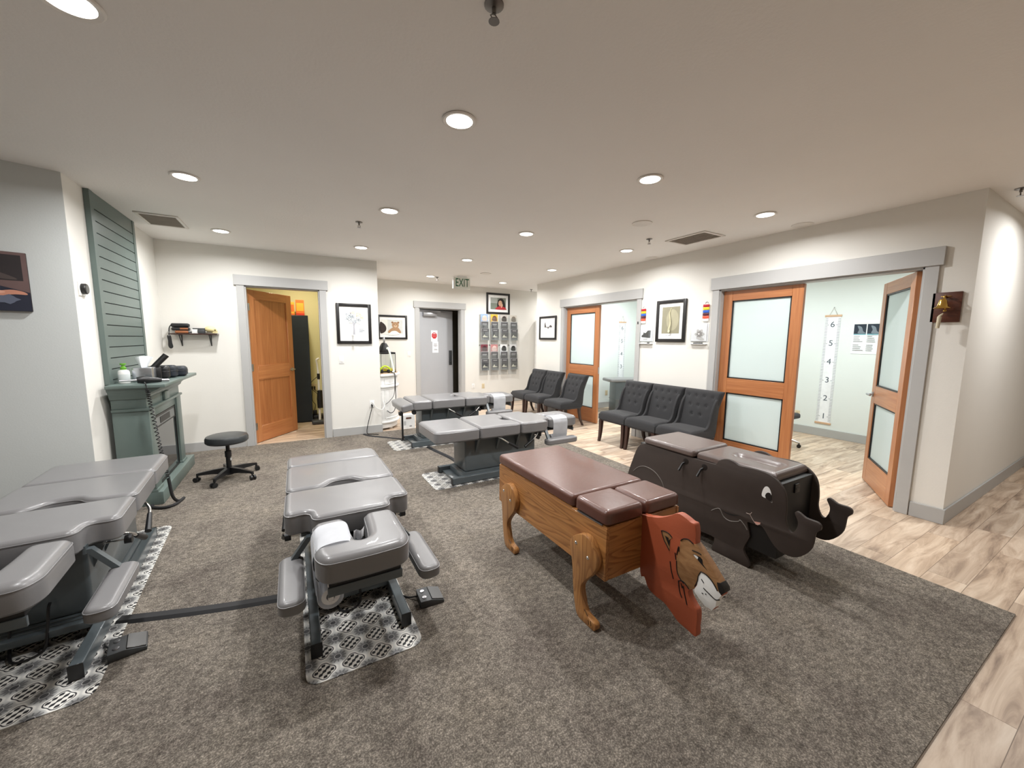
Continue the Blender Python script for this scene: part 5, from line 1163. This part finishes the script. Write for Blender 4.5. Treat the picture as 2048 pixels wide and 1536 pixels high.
def holder(label, a, z0, looks, pen):
    t = wthing('document_holder', label, 'holder', 'right', a, z0, 'acrylic document holders')
    obj('back_panel', bx((-.13, -.006, 0), (.13, -.0005, .235), .001, 1), mat('acrylic white', (226, 228, 230), .2), t)
    obj('front_pocket', bx((-.125, -.031, .002), (.125, -.028, .17)), CLEAR, t); obj('pocket_floor', bx((-.125, -.028, .002), (.125, -.006, .006)), CLEAR, t)
    tr = obj('pen_tray', bx((-.12, -.04, -.035), (.12, -.0005, -.028), .001, 1), mat('acrylic white', (226, 228, 230), .2), t)
    loc = t.location.copy()
    p = thing('form_sheet', looks[0], 'paper', (loc.x-.012, loc.y, loc.z+.008), -pi/2, 'sheets in the acrylic holders'); obj('sheet', bx((-.11, -.002, 0), (.11, 0, .235)), PAPER, p); art('print', looks[1], p, -.0028)
    m = thing('marker_pen', pen[0], 'pen', (loc.x-.02, loc.y+pen[1], loc.z-.0275), -pi/2, 'marker pens on the trays'); obj('barrel', cyl(Bm(), (-.06, 0, .007), (.03, 0, .007), .0068), pen[2], m); obj('cap', cyl(Bm(), (.03, 0, .007), (.07, 0, .007), .0074), BLACK, m)
INKB = flat('toner black', (22, 22, 24)); INKG = flat('toner grey', (150, 150, 150)); INKL = flat('toner light', (200, 200, 200))
holder('clear wall holder with a black printed sheet, beside the narrow exam door', 4.125, 1.512, ('sheet with a jagged black shape in the holder by the narrow door', [(INKG, R4(-.06, .185, .05, .188)), (INKG, R4(-.06, .172, .03, .175)), (INKB, [(-.08, .06), (-.02, .055), (.03, .05), (.08, .05), (.085, .16), (.03, .16), (.0, .13), (-.02, .12), (-.05, .135), (-.055, .105), (-.09, .08)]), (flat('toner mid', (70, 74, 80)), R4(.05, .06, .08, .15)), (INKL, R4(-.05, .02, .03, .04))]), ('marker pen with a black cap on the tray by the narrow door', 0., WHITE))
holder('clear wall holder with a flower sheet, beside the wide exam doors', 3.245, 1.520, ('sheet with a pale grey flower in the holder by the wide doors', [(INKL, R4(-.06, .19, .06, .193)), (INKL, R4(-.06, .172, .07, .175)), (INKL, EL(.01, .09, .062, .062, 40, 0, .18, 6)), (INKG, EL(.01, .09, .04, .04, 40, .5, .2, 7)), (flat('toner dot', (240, 240, 240)), EL(.0, .095, .013, .013, 16)), (INKL, smooth2([(-.02, .03), (.0, .05), (.06, .04), (.08, .02), (.03, .012)]))]), ('black marker pen on the tray by the wide doors', .01, BLACK))
t = wthing('bell_plaque', 'brass bell with a rope on a brown wooden plaque by the wide doors', 'bell', 'right', 1.03, 1.70)
obj('plaque', bx((-.085, -.02, 0), (.085, -.0005, .245), .004), wood('walnut plaque', (74, 38, 26), (98, 54, 38), (3, 30, 30), .4, .2), t)
b = Bm(); tube(b, spline([(.0, -.02, .20), (.0, -.06, .215), (.0, -.085, .205), (.0, -.085, .185)], 5), .006, 8); box(b, (-.03, -.045, .205), (.03, -.035, .212), .002); obj('bracket', b, BRASS, t)
obj('bell', lathe(Bm(), [(0, .075), (.014, .072), (.024, .06), (.028, .03), (.036, .01), (.05, 0), (.052, -.004), (.046, -.003), (.03, .012), (.02, .05), (0, .066)], 32, Matrix.Translation((-.005, -.085, .115))), BRASS, t)
obj('clapper', lathe(Bm(), [(0, .115), (.004, .114), (.004, .10), (.011, .094), (.011, .086), (0, .08)], 14, Matrix.Translation((.012, -.085, .0))), BRASS, t)
obj('rope', tube(Bm(), [(.005, -.085, .07), (-.01, -.09, .05), (-.012, -.09, .04), (-.016, -.09, -.05)], [.004, .009, .0135, .011], 12), mat('cotton rope', (206, 196, 172), .9, bump=(160, .6)), t)

# ------------------------------------------------------------------ exam rooms
def chart(label, loc, rz):
    t = thing('growth_chart', label, 'growth chart', loc, rz, 'growth charts'); w = .098
    obj('banner', bx((-w, -.003, .22), (w, -.001, 1.94)), PAPER, t)
    for z in (.205, 1.925): obj('wood_bar', bx((-w-.012, -.012, z), (w+.012, -.0005, z+.03), .003), mat('pale wood bar', (206, 170, 138), .6), t)
    obj('hanging_string', tube(Bm(), [(-.05, -.006, 1.955), (0, -.006, 2.07), (.05, -.006, 1.955)], .0025, 5), mat('string', (170, 160, 146), .9), t); obj('nail', cyl(Bm(), (0, -.012, 2.072), (0, -.0005, 2.072), .005), STEEL, t)
    LINE = mat('chart line', (112, 118, 122), .8); b = Bm(); f = .294
    for i in range(0, 71):
        z = .255+i*f/12
        if z > 1.91: break
        maj = abs((z-.039)/f-round((z-.039)/f)) < .03; l = .052 if maj else .034
        for s in (-1, 1): box(b, (min(s*w, s*(w-l)), -.0042, z-.003), (max(s*w, s*(w-l)), -.003, z+.003))
    k = obj('tick_marks', b, LINE, t); k['kind'] = 'stuff'
    for n in range(1, 7):
        b = Bm(); text(b, str(n), .125, Matrix.Translation((0, -.0036, .039+f*n)) @ Matrix.Rotation(pi/2, 4, 'X'), .0008); obj('numeral', b, mat('numeral ink', (74, 84, 96), .8), t, 0)
    return t
chart('white growth chart numbered to six, hanging in the room behind the wide doors', (7.449, 2.83, 0), -pi/2)
chart('white growth chart seen through the narrow exam doorway, lower part hidden by a padded table', (6.62, 6.499, 0), 0)
t = thing('xray_poster', 'white wall poster with three x-ray pictures behind the open exam door', 'poster', (7.449, 2.32, 1.355), -pi/2)
obj('sheet', bx((-.25, -.004, 0), (.25, -.0005, .50)), PAPER, t); obj('clip', bx((.14, -.012, .49), (.20, -.0005, .53), .002), WHITE, t); XB = flat('xray black', (34, 44, 58)); XG = flat('xray grey', (120, 130, 140)); XT = flat('teal bar', (130, 178, 190)); sh = []
sh.append((flat('poster tan', (226, 206, 196)), R4(-.24, .455, .24, .46)))
for i in range(3):
    x = -.235+.16*i; sh += [(XB, R4(x, .30, x+.145, .445)), (XG, smooth2([(x+.05, .31), (x+.06, .36), (x+.04, .42), (x+.09, .40), (x+.11, .34), (x+.14, .31)])), (XT, R4(x, .285, x+.145, .30))]
    for k in range(9):
        if k not in (4,): sh.append((INKG, R4(x+.005, .26-.026*k, x+.06+random.random()*.07, .268-.026*k)))
art('print', sh, t, -.0046)
outlet('tan wall plate in the room behind the wide exam doors', 'right', 0, 0, IVORY).location = (7.4495, 3.20, .31)
t = outlet('tan outlet on the far wall of the narrow-door exam room', 'back', 0, 0, IVORY); t.location = (6.20, 6.4995, .335)
# caster chair leg piece and stool
t = thing('office_chair', 'chrome based office chair mostly hidden behind the closed frosted door', 'chair', (6.22, 2.93, 0))
obj('seat', pad(Bm(), rpoly([(-.22, -.23), (.22, -.23), (.22, .23), (-.22, .23)], .08, 5), .42, .49, .03), FABRIC, t); obj('backrest', pad(Bm(), rpoly([(-.20, .20), (.20, .20), (.20, .25), (-.20, .25)], .02, 4), .56, .95, .015), FABRIC, t); obj('back_bar', tube(Bm(), [(0, .05, .40), (0, .26, .42), (0, .26, .6)], .016, 8), CHROME, t); obj('gas_column', cyl(Bm(), (0, 0, .08), (0, 0, .42), .025), CHROME, t)
for k in range(5):
    a = radians(-70+72*k); lg = obj('base_arm', tube(Bm(), [(0, 0, .12), (cos(a)*.15, sin(a)*.15, .115), (cos(a)*.29, sin(a)*.29, .07)], [.024, .02, .014], 10), CHROME, t); obj('caster', cyl(cyl(Bm(), (cos(a)*.29, sin(a)*.29, .04), (cos(a)*.29, sin(a)*.29, .07), .008), (cos(a)*.29-.02*sin(a), sin(a)*.29+.02*cos(a), .026), (cos(a)*.29+.02*sin(a), sin(a)*.29-.02*cos(a), .026), .026), BLACK, lg)
t = thing('exam_stool', 'dark grey padded stool edge peeking out behind the open exam door', 'stool', (6.44, 1.70, 0))
obj('seat', lathe(Bm(), [(0, .36), (.17, .36), (.2, .38), (.2, .42), (.18, .445), (0, .45)], 36), mat('slate vinyl', (84, 90, 98), .4), t); obj('column', lathe(Bm(), [(.03, .36), (.03, .05), (.13, .03), (.14, .0), (0, .0)], 28), CHROME, t)
t = thing('exam_table', 'grey padded table in the narrow-door exam room', 'treatment table', (5.68, 5.86, 0), radians(-20))
obj('top', pad(Bm(), rpoly([(0, 0), (1.3, 0), (1.3, .42), (0, .42)], .05, 5),   .665, .73, .03), LEATH, t); obj('cabinet_base', bx((.16, .05, 0), (1.1, .37, .664), .006), FRAME, t); obj('base_rail', bx((.155, .045, .28), (1.105, .375, .30), .003), FRAME, t)
# small black strike plate on the narrow door casing
t = thing('strike_plate', 'small dark latch plate on the casing of the narrow exam door', 'latch', (4.7, 4.29, 1.80), -pi/2)
obj('plate', bx((-.010, -.004, -.02), (.010, -.0005, .02), .001, 1), BLACK, t)
